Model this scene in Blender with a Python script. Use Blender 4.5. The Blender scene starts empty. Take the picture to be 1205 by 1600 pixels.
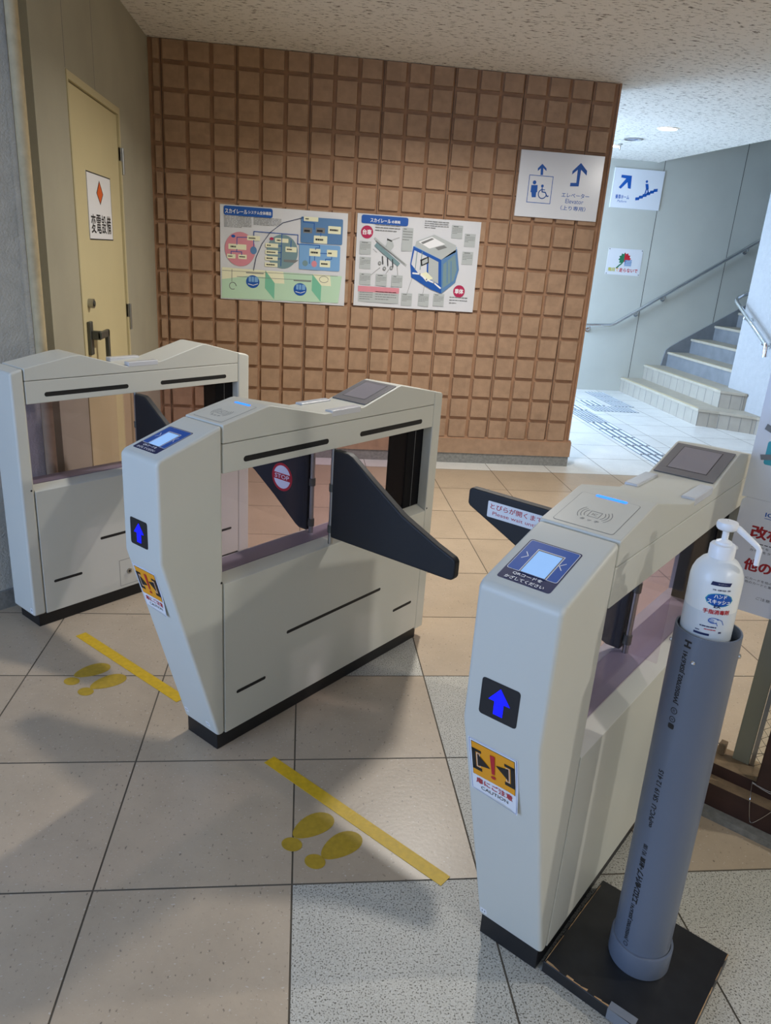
import bpy, math, random
from mathutils import Vector, Matrix
random.seed(7)
SC = bpy.context.scene
COL = SC.collection

# ---------------------------------------------------------------- camera
F_PX = 1146.69
CAM = Vector((0.8923, -1.3434, 1.4072))
YAW, PITCH, ROLL = -0.124635265, -0.336533350, 0.0684611628
fw = Vector((-math.sin(YAW)*math.cos(PITCH), math.cos(YAW)*math.cos(PITCH), math.sin(PITCH)))
r0 = Vector((math.cos(YAW), math.sin(YAW), 0)); u0 = r0.cross(fw)
rt = r0*math.cos(ROLL) + u0*math.sin(ROLL); up = rt.cross(fw)
cd = bpy.data.cameras.new('camera'); cam = bpy.data.objects.new('camera', cd); COL.objects.link(cam)
cd.sensor_fit = 'HORIZONTAL'; cd.sensor_width = 36.0; cd.lens = 36.0*F_PX/1205.0
cd.clip_start = 0.02; cd.clip_end = 200
m = Matrix((rt, up, -fw)).transposed().to_4x4(); m.translation = CAM
cam.matrix_world = m
SC.camera = cam

# ---------------------------------------------------------------- view, world, lights
SC.view_settings.view_transform = 'Standard'; SC.view_settings.look = 'None'
SC.view_settings.gamma = 1.0; SC.view_settings.use_curve_mapping = False
SC.view_settings.exposure = 0.0
SC.cycles.use_denoising = True
SC.cycles.max_bounces = 10; SC.cycles.transparent_max_bounces = 16
SC.cycles.sample_clamp_indirect = 8.0
WORLD_STRENGTH = 0.95
w = bpy.data.worlds.new('sky'); SC.world = w; w.use_nodes = True
nt = w.node_tree; nt.nodes.clear()
wo = nt.nodes.new('ShaderNodeOutputWorld'); bg = nt.nodes.new('ShaderNodeBackground')
tc = nt.nodes.new('ShaderNodeTexCoord'); sx = nt.nodes.new('ShaderNodeSeparateXYZ'); cr = nt.nodes.new('ShaderNodeValToRGB')
nt.links.new(tc.outputs['Generated'], sx.inputs[0]); nt.links.new(sx.outputs['Z'], cr.inputs[0])
cr.color_ramp.elements[0].position = 0.0; cr.color_ramp.elements[0].color = (0.55, 0.62, 0.72, 1)
cr.color_ramp.elements[1].position = 0.6; cr.color_ramp.elements[1].color = (0.52, 0.70, 1.0, 1)
e = cr.color_ramp.elements.new(0.12); e.color = (0.80, 0.90, 1.0, 1)
nt.links.new(cr.outputs[0], bg.inputs[0]); bg.inputs[1].default_value = WORLD_STRENGTH
nt.links.new(bg.outputs[0], wo.inputs[0])

def area(name, loc, target, sx_, sy_, power, color, spread=180):
    l = bpy.data.lights.new(name, 'AREA'); l.shape = 'RECTANGLE'; l.size = sx_; l.size_y = sy_
    l.energy = power; l.color = color; l.spread = math.radians(spread)
    o = bpy.data.objects.new(name, l); COL.objects.link(o); o.location = loc
    o.rotation_euler = (Vector(target)-Vector(loc)).to_track_quat('-Z', 'Y').to_euler()
    return o
# daylight through the open end of the corridor behind the brick wall
area('daylight_corridor', (1.7, 6.25, 1.4), (4.2, 5.7, 0.3), 1.9, 2.0, 215, (0.50, 0.70, 1.0))
# daylight through the station entrance behind the viewer
area('daylight_entrance', (-1.9, -1.5, 1.4), (0.3, 1.0, 0.7), 2.0, 2.0, 66, (0.34, 0.55, 1.0))
LAMP_POWER = 36
LAMP_COL = (1.0, 0.955, 0.89)

# ---------------------------------------------------------------- materials
def lin(c):
    return tuple(((x/255)/12.92 if x/255 <= 0.04045 else ((x/255+0.055)/1.055)**2.4) for x in c)
MATS = {}
def mat(name, rgb, rough=0.5, metal=0.0, var=0.0, scale=8.0, bump=0.0, bscale=120.0, emit=None, estr=0.0, trans=0.0, alpha=1.0, spec=0.5, coat=0.0):
    if name in MATS: return MATS[name]
    m = bpy.data.materials.new(name); m.use_nodes = True
    t = m.node_tree; p = t.nodes['Principled BSDF']
    c = lin(rgb)
    p.inputs['Base Color'].default_value = (*c, 1); p.inputs['Roughness'].default_value = rough
    p.inputs['Metallic'].default_value = metal; p.inputs['Specular IOR Level'].default_value = spec
    p.inputs['Transmission Weight'].default_value = trans; p.inputs['Alpha'].default_value = alpha
    p.inputs['Coat Weight'].default_value = coat
    if emit is not None:
        p.inputs['Emission Color'].default_value = (*lin(emit), 1); p.inputs['Emission Strength'].default_value = estr
    if var > 0 or bump > 0:
        g = t.nodes.new('ShaderNodeNewGeometry')
    if var > 0:
        n = t.nodes.new('ShaderNodeTexNoise'); n.inputs['Scale'].default_value = scale; n.inputs['Detail'].default_value = 6
        t.links.new(g.outputs['Position'], n.inputs['Vector'])
        mr = t.nodes.new('ShaderNodeMapRange'); mr.inputs['From Min'].default_value = 0.3; mr.inputs['From Max'].default_value = 0.7
        mr.inputs['To Min'].default_value = 1-var; mr.inputs['To Max'].default_value = 1+var
        t.links.new(n.outputs['Fac'], mr.inputs['Value'])
        mx = t.nodes.new('ShaderNodeVectorMath'); mx.operation = 'SCALE'; mx.inputs[0].default_value = c
        t.links.new(mr.outputs[0], mx.inputs['Scale']); t.links.new(mx.outputs[0], p.inputs['Base Color'])
    if bump > 0:
        n2 = t.nodes.new('ShaderNodeTexNoise'); n2.inputs['Scale'].default_value = bscale; n2.inputs['Detail'].default_value = 4
        t.links.new(g.outputs['Position'], n2.inputs['Vector'])
        b = t.nodes.new('ShaderNodeBump'); b.inputs['Strength'].default_value = bump; b.inputs['Distance'].default_value = 0.004
        t.links.new(n2.outputs['Fac'], b.inputs['Height']); t.links.new(b.outputs[0], p.inputs['Normal'])
    MATS[name] = m; return m

def tile_mat(name, rgb, spots, dens, rough, sz):
    m = bpy.data.materials.new(name); m.use_nodes = True; t = m.node_tree; p = t.nodes['Principled BSDF']
    p.inputs['Roughness'].default_value = rough
    g = t.nodes.new('ShaderNodeNewGeometry')
    base = lin(rgb)
    # tile to tile variation
    sc = t.nodes.new('ShaderNodeVectorMath'); sc.operation = 'SCALE'; sc.inputs['Scale'].default_value = 1/0.45
    fl = t.nodes.new('ShaderNodeVectorMath'); fl.operation = 'FLOOR'
    wn = t.nodes.new('ShaderNodeTexWhiteNoise'); wn.noise_dimensions = '2D'
    t.links.new(g.outputs['Position'], sc.inputs[0]); t.links.new(sc.outputs[0], fl.inputs[0]); t.links.new(fl.outputs[0], wn.inputs['Vector'])
    n = t.nodes.new('ShaderNodeTexNoise'); n.inputs['Scale'].default_value = 5; n.inputs['Detail'].default_value = 8; n.inputs['Roughness'].default_value = .7
    t.links.new(g.outputs['Position'], n.inputs['Vector'])
    a = t.nodes.new('ShaderNodeMath'); a.operation = 'MULTIPLY_ADD'; a.inputs[1].default_value = 0.10; a.inputs[2].default_value = 0.73
    t.links.new(wn.outputs['Value'], a.inputs[0])
    a2 = t.nodes.new('ShaderNodeMath'); a2.operation = 'MULTIPLY_ADD'; a2.inputs[1].default_value = 0.45
    t.links.new(n.outputs['Fac'], a2.inputs[0]); t.links.new(a.outputs[0], a2.inputs[2])
    s = t.nodes.new('ShaderNodeVectorMath'); s.operation = 'SCALE'; s.inputs[0].default_value = base; t.links.new(a2.outputs[0], s.inputs['Scale'])
    prev = s.outputs[0]
    for k, (col, scl, lo, hi) in enumerate(spots):
        v = t.nodes.new('ShaderNodeTexNoise'); v.inputs['Scale'].default_value = scl; v.inputs['Detail'].default_value = 2
        mp = t.nodes.new('ShaderNodeMapping'); mp.inputs['Location'].default_value = (k*3.1, k*1.7, 0)
        if not dens: mp.inputs['Scale'].default_value = (1.0, 1.7, 1) if k else (1.6, 1, 1)
        t.links.new(g.outputs['Position'], mp.inputs[0]); t.links.new(mp.outputs[0], v.inputs['Vector'])
        r = t.nodes.new('ShaderNodeMapRange'); r.inputs['From Min'].default_value = lo; r.inputs['From Max'].default_value = hi
        t.links.new(v.outputs['Fac'], r.inputs['Value'])
        mx = t.nodes.new('ShaderNodeMix'); mx.data_type = 'RGBA'; mx.inputs[7].default_value = (*lin(col), 1)
        t.links.new(r.outputs[0], mx.inputs[0]); t.links.new(prev, mx.inputs[6]); prev = mx.outputs[2]
    t.links.new(prev, p.inputs['Base Color'])
    b = t.nodes.new('ShaderNodeBump'); b.inputs['Strength'].default_value = 0.15; b.inputs['Distance'].default_value = 0.002
    n3 = t.nodes.new('ShaderNodeTexNoise'); n3.inputs['Scale'].default_value = 90
    t.links.new(g.outputs['Position'], n3.inputs['Vector']); t.links.new(n3.outputs['Fac'], b.inputs['Height']); t.links.new(b.outputs[0], p.inputs['Normal'])
    MATS[name] = m; return m
M_TILE = tile_mat('beige_tile', (176, 158, 135), [((120, 108, 92), 75, .66, .74), ((196, 186, 172), 100, .66, .72)], False, 0.36, .45)
M_TILEG = tile_mat('speckled_grey_tile', (178, 174, 162), [((92, 88, 78), 260, .55, .62), ((200, 198, 190), 280, .58, .66)], True, 0.5, .45)
M_TILEP = tile_mat('pale_corridor_tile', (216, 216, 212), [((150, 146, 138), 75, .66, .74), ((214, 212, 206), 100, .66, .72)], False, 0.3, .45)
M_GROUT = mat('grout', (96, 88, 76), 0.9)

def ceil_mat():
    m = bpy.data.materials.new('fissured_ceiling_board'); m.use_nodes = True; t = m.node_tree; p = t.nodes['Principled BSDF']
    p.inputs['Roughness'].default_value = 0.95
    g = t.nodes.new('ShaderNodeNewGeometry'); mp = t.nodes.new('ShaderNodeMapping'); mp.inputs['Scale'].default_value = (1, 2.6, 1)
    v = t.nodes.new('ShaderNodeTexNoise'); v.inputs['Scale'].default_value = 26; v.inputs['Detail'].default_value = 6; v.inputs['Roughness'].default_value = .65
    t.links.new(g.outputs['Position'], mp.inputs[0]); t.links.new(mp.outputs[0], v.inputs['Vector'])
    r = t.nodes.new('ShaderNodeMapRange'); r.inputs['From Min'].default_value = .56; r.inputs['From Max'].default_value = .63
    t.links.new(v.outputs['Fac'], r.inputs['Value'])
    mx = t.nodes.new('ShaderNodeMix'); mx.data_type = 'RGBA'; mx.inputs[6].default_value = (*lin((222, 218, 209)), 1); mx.inputs[7].default_value = (*lin((110, 102, 90)), 1)
    t.links.new(r.outputs[0], mx.inputs[0]); t.links.new(mx.outputs[2], p.inputs['Base Color'])
    b = t.nodes.new('ShaderNodeBump'); b.invert = True; b.inputs['Strength'].default_value = .5; b.inputs['Distance'].default_value = .004
    t.links.new(v.outputs['Fac'], b.inputs['Height']); t.links.new(b.outputs[0], p.inputs['Normal'])
    return m
M_CEIL = ceil_mat()

def block_mat():
    m = bpy.data.materials.new('brown_concrete_block'); m.use_nodes = True; t = m.node_tree; p = t.nodes['Principled BSDF']
    p.inputs['Roughness'].default_value = 0.85
    g = t.nodes.new('ShaderNodeNewGeometry')
    mp = t.nodes.new('ShaderNodeMapping'); mp.inputs['Location'].default_value = (0.3, 0, 0.3); mp.inputs['Scale'].default_value = (1/.1493, 0, 1/.1485)
    fl = t.nodes.new('ShaderNodeVectorMath'); fl.operation = 'FLOOR'; wn = t.nodes.new('ShaderNodeTexWhiteNoise')
    t.links.new(g.outputs['Position'], mp.inputs[0]); t.links.new(mp.outputs[0], fl.inputs[0]); t.links.new(fl.outputs[0], wn.inputs['Vector'])
    n = t.nodes.new('ShaderNodeTexNoise'); n.inputs['Scale'].default_value = 22; n.inputs['Detail'].default_value = 8
    t.links.new(g.outputs['Position'], n.inputs['Vector'])
    a = t.nodes.new('ShaderNodeMath'); a.operation = 'MULTIPLY_ADD'; a.inputs[1].default_value = .10; a.inputs[2].default_value = .70
    t.links.new(wn.outputs['Value'], a.inputs[0])
    a2 = t.nodes.new('ShaderNodeMath'); a2.operation = 'MULTIPLY_ADD'; a2.inputs[1].default_value = .5
    t.links.new(n.outputs['Fac'], a2.inputs[0]); t.links.new(a.outputs[0], a2.inputs[2])
    s = t.nodes.new('ShaderNodeVectorMath'); s.operation = 'SCALE'; s.inputs[0].default_value = lin((164, 134, 108)); t.links.new(a2.outputs[0], s.inputs['Scale'])
    t.links.new(s.outputs[0], p.inputs['Base Color'])
    b = t.nodes.new('ShaderNodeBump'); b.inputs['Strength'].default_value = .3; b.inputs['Distance'].default_value = .003
    n3 = t.nodes.new('ShaderNodeTexNoise'); n3.inputs['Scale'].default_value = 150; t.links.new(g.outputs['Position'], n3.inputs['Vector'])
    t.links.new(n3.outputs['Fac'], b.inputs['Height']); t.links.new(b.outputs[0], p.inputs['Normal'])
    return m
M_BLOCK = block_mat()
M_BLOCKBACK = mat('brown_concrete_groove', (158, 122, 94), .9, var=.12, scale=14, bump=.3)
M_STONE = mat('grey_stone', (128, 128, 124), .6, var=.2, scale=60, bump=.2)
M_WALL = mat('greige_painted_wall', (164, 158, 138), .8, var=.06, scale=3, bump=.15, bscale=200)
M_STUCCO = mat('rough_grey_stucco', (184, 182, 174), .9, var=.08, scale=20, bump=.8, bscale=130)
M_WSTUCCO = mat('rough_white_stucco', (168, 170, 172), .9, var=.04, scale=20, bump=.8, bscale=110)
M_BACK = mat('pale_painted_wall', (190, 192, 184), .7, var=.04, scale=2.5, bump=.08, bscale=150)
M_JOINT = mat('dark_joint', (60, 60, 58), .9)
M_DOOR = mat('cream_painted_steel', (202, 189, 146), .5, var=.03, scale=3)
M_DFRAME = mat('cream_door_frame', (196, 184, 144), .5)
M_METAL = mat('brushed_steel', (170, 170, 168), .3, 1.0)
M_CHROME = mat('polished_steel', (215, 220, 225), .12, 1.0)
M_DKMETAL = mat('dull_grey_handle', (96, 98, 92), .4, .6)
M_PIPEP = mat('painted_conduit', (186, 168, 132), .75, var=.1, scale=30, bump=.3)
M_SHELL = mat('off_white_gate_shell', (205, 205, 195), .42, var=.02, scale=3)
M_BLACK = mat('black_plastic', (20, 20, 22), .45)
M_BLACKP = mat('black_padded_flap', (26, 27, 30), .55, bump=.1, bscale=400)
M_INNER = mat('matt_black_box', (12, 12, 16), .7, spec=.15)
M_SLOT = mat('black_slot', (10, 10, 11), .6)
M_SILL = mat('mauve_grey_sill', (150, 142, 152), .35)
M_SCREENF = mat('grey_display_bezel', (118, 116, 118), .4)
M_SCREEN = mat('reflection_grey_display_glass', (146, 142, 148), .15, spec=.8)  # daylight reflection on the dark screen put into its base grey
M_FROST = mat('frosted_lens', (208, 210, 214), .25, coat=.3)
M_BLUE = mat('blue_print', (22, 84, 168), .35)
M_NAVY = mat('navy_print', (18, 36, 84), .35)
M_SIGNB = mat('sign_blue', (0, 84, 172), .4)
M_LED = mat('blue_lit_bar', (40, 120, 255), .3, emit=(30, 110, 255), estr=2.2)
M_ARROW = mat('blue_lit_arrow', (0, 10, 255), .3, emit=(0, 8, 255), estr=1.3)
M_READER = mat('lit_reader_window', (150, 190, 235), .15, emit=(150, 195, 245), estr=.45)
M_WHITE = mat('white_print', (235, 236, 238), .4)
M_PAPER = mat('white_laminate', (214, 216, 220), .2, spec=.6)
M_SIGNW = mat('white_sign_panel', (222, 226, 232), .18, spec=.6)
M_INK = mat('black_print', (24, 24, 26), .5)
M_GREYINK = mat('grey_print', (120, 122, 122), .5)
M_LTGREY = mat('pale_grey_print', (178, 184, 184), .4)
M_RED = mat('red_print', (186, 28, 44), .45)
M_DKRED = mat('dark_red_print', (160, 26, 30), .45)
M_CRIMSON = mat('crimson_print', (176, 40, 84), .3)
M_PINK = mat('pink_print', (214, 140, 152), .3)
M_ORANGE = mat('orange_print', (240, 160, 24), .4)
M_DORANGE = mat('deep_orange_print', (224, 96, 24), .4)
M_SKY = mat('light_blue_print', (122, 168, 214), .3)
M_MIDB = mat('mid_blue_print', (90, 130, 175), .3)
M_TEALP = mat('teal_grey_print', (118, 146, 152), .3)
M_TEAL = mat('teal_print', (60, 160, 175), .4)
M_GRN = mat('green_print', (120, 190, 160), .3)
M_LGRN = mat('pale_green_print', (186, 218, 190), .3)
M_CREAM = mat('cream_print', (232, 232, 200), .3)
M_OLIVE = mat('olive_print', (180, 176, 60), .4)
M_DGREEN = mat('dark_green_print', (34, 116, 80), .4)
M_YTAPE = mat('yellow_floor_tape', (206, 166, 22), .5, var=.1, scale=60, bump=.2)
M_YFOOT = mat('worn_yellow_footprint', (168, 138, 34), .6, var=.12, scale=70, bump=.2)
M_PVC = mat('grey_pvc', (98, 106, 120), .38, var=.02, scale=4)
M_BOARD = mat('black_painted_board', (28, 28, 29), .35, var=.25, scale=30)
M_RAWWOOD = mat('raw_board_edge', (176, 140, 98), .8, var=.2, scale=40)
M_WOODL = mat('pale_brown_wood', (140, 118, 92), .75, var=.25, scale=22, bump=.3)
M_WOODD = mat('dark_brown_wood', (56, 34, 28), .6, var=.25, scale=14)
M_WOODR = mat('red_brown_wood', (128, 68, 40), .6, var=.2, scale=9)
M_POSTG = mat('grey_green_post', (146, 144, 126), .6, var=.04, scale=6)
M_TREAD = mat('stair_tile', (172, 164, 148), .55, var=.08, scale=12)
M_RISER = mat('riser_tile', (162, 156, 144), .5, var=.06, scale=8)
M_STAIRC = mat('stair_concrete', (120, 124, 128), .6, var=.12, scale=8)
M_NOSE = mat('stair_nosing', (210, 196, 160), .5)
M_TACT = mat('tactile_base', (104, 116, 128), .5)
M_TACTB = mat('tactile_bar', (226, 230, 234), .3)
M_LAMP = mat('lit_lamp_disc', (255, 246, 230), .5, emit=(255, 244, 224), estr=9)
M_PUMP = mat('white_pump_plastic', (240, 242, 244), .3)
M_BOTTLE = mat('translucent_bottle', (228, 232, 232), .3, trans=.0)
M_BOTTLEF = mat('filled_bottle', (208, 216, 222), .3)
M_TAPE = mat('clear_tape', (120, 124, 130), .15, spec=.8)

def glass_mat(name, tint, gl=.08):
    m = bpy.data.materials.new(name); m.use_nodes = True; t = m.node_tree; t.nodes.clear()
    o = t.nodes.new('ShaderNodeOutputMaterial'); tr = t.nodes.new('ShaderNodeBsdfTransparent'); g = t.nodes.new('ShaderNodeBsdfGlossy')
    tr.inputs[0].default_value = (*lin(tint), 1); g.inputs['Roughness'].default_value = .02
    lf_ = t.nodes.new('ShaderNodeLayerWeight'); lf_.inputs['Blend'].default_value = .5
    pw = t.nodes.new('ShaderNodeMath'); pw.operation = 'POWER'; pw.inputs[1].default_value = 6; t.links.new(lf_.outputs['Facing'], pw.inputs[0])
    lw = t.nodes.new('ShaderNodeMath'); lw.operation = 'MULTIPLY_ADD'; lw.inputs[1].default_value = .22; lw.inputs[2].default_value = .012; t.links.new(pw.outputs[0], lw.inputs[0])
    mx = t.nodes.new('ShaderNodeMixShader'); t.links.new(lw.outputs[0], mx.inputs[0])
    t.links.new(tr.outputs[0], mx.inputs[1]); t.links.new(g.outputs[0], mx.inputs[2]); t.links.new(mx.outputs[0], o.inputs[0])
    MATS[name] = m; return m
M_GLASS = glass_mat('mauve_tinted_pane', (249, 246, 250))
M_WGLASS = glass_mat('wired_glass', (250, 252, 251))

# ---------------------------------------------------------------- mesh tools
class MB:
    def __init__(s): s.v = []; s.f = []; s.m = []; s.mats = []
    def mi(s, mt):
        if mt not in s.mats: s.mats.append(mt)
        return s.mats.index(mt)
    def add(s, vs, fs, mt):
        b = len(s.v); k = s.mi(mt)
        s.v += [tuple(v) for v in vs]; s.f += [[b+i for i in f] for f in fs]; s.m += [k]*len(fs); return s
    def box(s, x0, x1, y0, y1, z0, z1, mt):
        x0, x1 = sorted((x0, x1)); y0, y1 = sorted((y0, y1)); z0, z1 = sorted((z0, z1))
        v = [(x, y, z) for z in (z0, z1) for y in (y0, y1) for x in (x0, x1)]
        return s.add(v, [(0,2,3,1),(4,5,7,6),(0,1,5,4),(2,6,7,3),(1,3,7,5),(0,4,6,2)], mt)
    def prism(s, poly, fn, a, b, mt):
        """poly: 2D points; fn(p, t) -> 3D"""
        n = len(poly); A = [fn(p, a) for p in poly]; B = [fn(p, b) for p in poly]
        fs = [list(range(n))[::-1], list(range(n, 2*n))] + [(i, (i+1) % n, n+(i+1) % n, n+i) for i in range(n)]
        nrm = Vector((0,0,0))
        for i in range(n):
            p, q = Vector(A[i]), Vector(A[(i+1) % n]); nrm += p.cross(q)
        if nrm.dot(Vector(B[0])-Vector(A[0])) < 0: fs = [list(f)[::-1] for f in fs]
        return s.add(A+B, fs, mt)
    def tube(s, pts, r, mt, n=14, cap=True, closed=False):
        pts = [Vector(p) for p in pts]; R = r if isinstance(r, (list, tuple)) else [r]*len(pts)
        V = []; t0 = None; side = None
        for i, p in enumerate(pts):
            a = pts[max(i-1, 0)]; b = pts[min(i+1, len(pts)-1)]
            d = (b-a).normalized()
            if side is None:
                side = d.orthogonal().normalized()
            else:
                side = (side - d*side.dot(d)).normalized()
            o = d.cross(side)
            V += [p + (side*math.cos(2*math.pi*k/n) + o*math.sin(2*math.pi*k/n))*R[i] for k in range(n)]
        fs = []
        for i in range(len(pts)-1):
            for k in range(n):
                fs.append((i*n+k, i*n+(k+1) % n, (i+1)*n+(k+1) % n, (i+1)*n+k))
        if cap: fs += [list(range(n))[::-1], [(len(pts)-1)*n+k for k in range(n)]]
        return s.add(V, fs, mt)
    def lathe(s, prof, c, mt, n=40, mats=None):
        """prof: list of (r, z) around vertical axis at c"""
        V = []
        for (r, z) in prof:
            V += [(c[0]+r*math.cos(2*math.pi*k/n), c[1]+r*math.sin(2*math.pi*k/n), c[2]+z) for k in range(n)]
        for i in range(len(prof)-1):
            mm = mats[i] if mats else mt
            b = len(s.v) if i == 0 else b
            if i == 0: s.v += [tuple(v) for v in V]
            k0 = s.mi(mm)
            for k in range(n):
                s.f.append([b+i*n+k, b+i*n+(k+1) % n, b+(i+1)*n+(k+1) % n, b+(i+1)*n+k]); s.m.append(k0)
        return s
    def build(s, name, parent=None, bevel=0, seg=2, smooth=False, ang=0.6):
        me = bpy.data.meshes.new(name); me.from_pydata([tuple(v) for v in s.v], [], s.f)
        for mt in s.mats: me.materials.append(mt)
        for p, k in zip(me.polygons, s.m): p.material_index = k
        me.update()
        o = bpy.data.objects.new(name, me); COL.objects.link(o)
        if smooth or bevel:
            for p in me.polygons: p.use_smooth = True
            if not bevel: me.set_sharp_from_angle(angle=ang)
        if bevel:
            b = o.modifiers.new('bevel', 'BEVEL'); b.width = bevel; b.segments = seg; b.limit_method = 'ANGLE'; b.angle_limit = 0.5; b.harden_normals = True
        if parent is not None: o.parent = parent
        return o

class Canvas:
    """flat (or wrapped) graphics on a surface; fn(x, y, h) -> 3D"""
    def __init__(s, mb, fn, lift=0.00025): s.mb = mb; s.fn = fn; s.l = lift
    def poly(s, pts, mt, k=1):
        V = [s.fn(x, y, s.l*k) for x, y in pts]
        return s.mb.add(V, [list(range(len(V)))], mt)
    def rect(s, x0, y0, x1, y1, mt, k=1):
        return s.poly([(x0, y0), (x1, y0), (x1, y1), (x0, y1)], mt, k)
    def rrect(s, x0, y0, x1, y1, r, mt, k=1):
        P = []
        for cx, cy, a in ((x1-r, y0+r, -90), (x1-r, y1-r, 0), (x0+r, y1-r, 90), (x0+r, y0+r, 180)):
            P += [(cx+r*math.cos(math.radians(a+q)), cy+r*math.sin(math.radians(a+q))) for q in (0, 30, 60, 90)]
        return s.poly(P, mt, k)
    def oval(s, cx, cy, rx, ry, mt, k=1, n=32):
        return s.poly([(cx+rx*math.cos(2*math.pi*i/n), cy+ry*math.sin(2*math.pi*i/n)) for i in range(n)], mt, k)
    def ovalgrid(s, cx, cy, rx, ry, mt, k=1, n=12):
        for i in range(n):
            for j in range(n):
                a0, a1 = -1+2*i/n, -1+2*(i+1)/n
                h0, h1 = math.sqrt(max(0, 1-a0*a0)), math.sqrt(max(0, 1-a1*a1)); b0, b1 = -1+2*j/n, -1+2*(j+1)/n
                s.poly([(cx+rx*a0, cy+ry*h0*b0), (cx+rx*a1, cy+ry*h1*b0), (cx+rx*a1, cy+ry*h1*b1), (cx+rx*a0, cy+ry*h0*b1)], mt, k)
    def line(s, pts, w, mt, k=1):
        for (x0, y0), (x1, y1) in zip(pts[:-1], pts[1:]):
            dx, dy = x1-x0, y1-y0; L = math.hypot(dx, dy) or 1; nx, ny = -dy/L*w/2, dx/L*w/2; ex, ey = dx/L*w/2*.6, dy/L*w/2*.6
            s.poly([(x0-nx-ex, y0-ny-ey), (x1-nx+ex, y1-ny+ey), (x1+nx+ex, y1+ny+ey), (x0+nx-ex, y0+ny-ey)], mt, k)
    def arc(s, cx, cy, r, a0, a1, w, mt, k=1, n=12, ry=None):
        ry = ry or r
        P = [(cx+r*math.cos(math.radians(a0+(a1-a0)*i/n)), cy+ry*math.sin(math.radians(a0+(a1-a0)*i/n))) for i in range(n+1)]
        s.line(P, w, mt, k)
    def frame(s, x0, y0, x1, y1, w, mt, k=1):
        s.rect(x0, y0, x1, y0+w, mt, k); s.rect(x0, y1-w, x1, y1, mt, k); s.rect(x0, y0+w, x0+w, y1-w, mt, k); s.rect(x1-w, y0+w, x1, y1-w, mt, k)
    def text(s, body, x0, y0, x1, y1, mt, k=1, bold=0.0, fitw=False):
        if bold > 0.011:
            d = bold*(y1-y0)*1.1
            for q, (ax, ay) in enumerate(((-d, 0), (d, 0), (0, -d*.7), (0, d*.7), (-d*.7, -d*.5), (d*.7, d*.5), (d*.7, -d*.5), (-d*.7, d*.5))):
                s.text(body, x0+d+ax, y0+d+ay, x1-d+ax, y1-d+ay, mt, k+.06*q)
            return
        V, Fc = glyphs(body, 0)
        if not V: return
        ax, bx = min(v[0] for v in V), max(v[0] for v in V); ay, by = min(v[1] for v in V), max(v[1] for v in V)
        gx = (x1-x0)/((bx-ax) or 1); gy = (y1-y0)/((by-ay) or 1)
        s.mb.add([s.fn(x0+(v[0]-ax)*gx, y0+(v[1]-ay)*gy, s.l*k) for v in V], Fc, mt)
    def scribble(s, x0, y0, x1, y1, rows, mt, k=1, fill=.55):
        h = (y1-y0)/rows
        for i in range(rows):
            x = x0; yy = y1-(i+.5)*h
            end = x1 if i < rows-1 else x0+(x1-x0)*random.uniform(.3, .9)
            while x < end:
                l = min((x1-x0)*random.uniform(.06, .22), end-x)
                s.rect(x, yy-h*fill/2, x+l, yy+h*fill/2, mt, k); x += l+(x1-x0)*.02
_G = {}
def glyphs(body, bold):
    key = (body, bold)
    if key in _G: return _G[key]
    c = bpy.data.curves.new('t', 'FONT'); c.body = body; c.resolution_u = 3; c.offset = bold; c.fill_mode = 'FRONT'; c.dimensions = '2D'
    o = bpy.data.objects.new('t', c); COL.objects.link(o)
    dg = bpy.context.evaluated_depsgraph_get(); me = bpy.data.meshes.new_from_object(o.evaluated_get(dg))
    V = [tuple(v.co) for v in me.vertices]; Fc = [list(p.vertices) for p in me.polygons]
    bpy.data.objects.remove(o); bpy.data.curves.remove(c); bpy.data.meshes.remove(me)
    _G[key] = (V, Fc); return _G[key]

def plane_fn(o, u, v):
    o = Vector(o); u = Vector(u).normalized(); v = Vector(v).normalized(); n = u.cross(v)
    return lambda x, y, h: o+u*x+v*y+n*h
def thing(name, label, cat, loc=(0,0,0), rz=0, group=None):
    o = bpy.data.objects.new(name, None); COL.objects.link(o); o.location = loc; o.rotation_euler = (0, 0, rz); o.empty_display_size = .1
    return tag(o, label, cat, group)
def tag(o, label, cat, group=None, kind=None):
    o['label'] = label; o['category'] = cat
    if group: o['group'] = group
    if kind: o['kind'] = kind
    return o
def struct(o, label=None, cat=None):
    o['kind'] = 'structure'
    if label: o['label'] = label; o['category'] = cat
    return o
Q = math.sqrt(.5)
XW = -0.075      # left wall plane
YB = 3.79        # brick wall plane (face of the blocks)
YF = 7.40        # far corridor wall
H = 2.53

# ---------------------------------------------------------------- floor
T = .45; g = .0022
fm = MB(); fm.add([(-3, -3.6, -.0015), (9, -3.6, -.0015), (9, 8, -.0015), (-3, 8, -.0015)], [(0, 1, 2, 3)], M_GROUT)
GREY = {(2,-1), (3,-1), (3,0), (3,1), (2,2), (4,-1), (2,-2), (3,-2), (4,-2), (5,-2), (5,-1)}
for i in range(-6, 20):
    for j in range(-8, 18):
        mt = M_TILEG if (i, j) in GREY else (M_TILEP if j >= 8 else M_TILE)
        fm.add([(i*T+g, j*T+g, 0), ((i+1)*T-g, j*T+g, 0), ((i+1)*T-g, (j+1)*T-g, 0), (i*T+g, (j+1)*T-g, 0)], [(0, 1, 2, 3)], mt)
fl = struct(fm.build('floor'), 'beige and speckled grey square tiled floor', 'floor')
grd = MB().box(-40, 40, -40, 40, -.3, -.02, mat('asphalt', (120, 120, 118), .9, var=.1, scale=2)).build('ground')
struct(grd, 'grey ground outside the station', 'ground')

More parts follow.
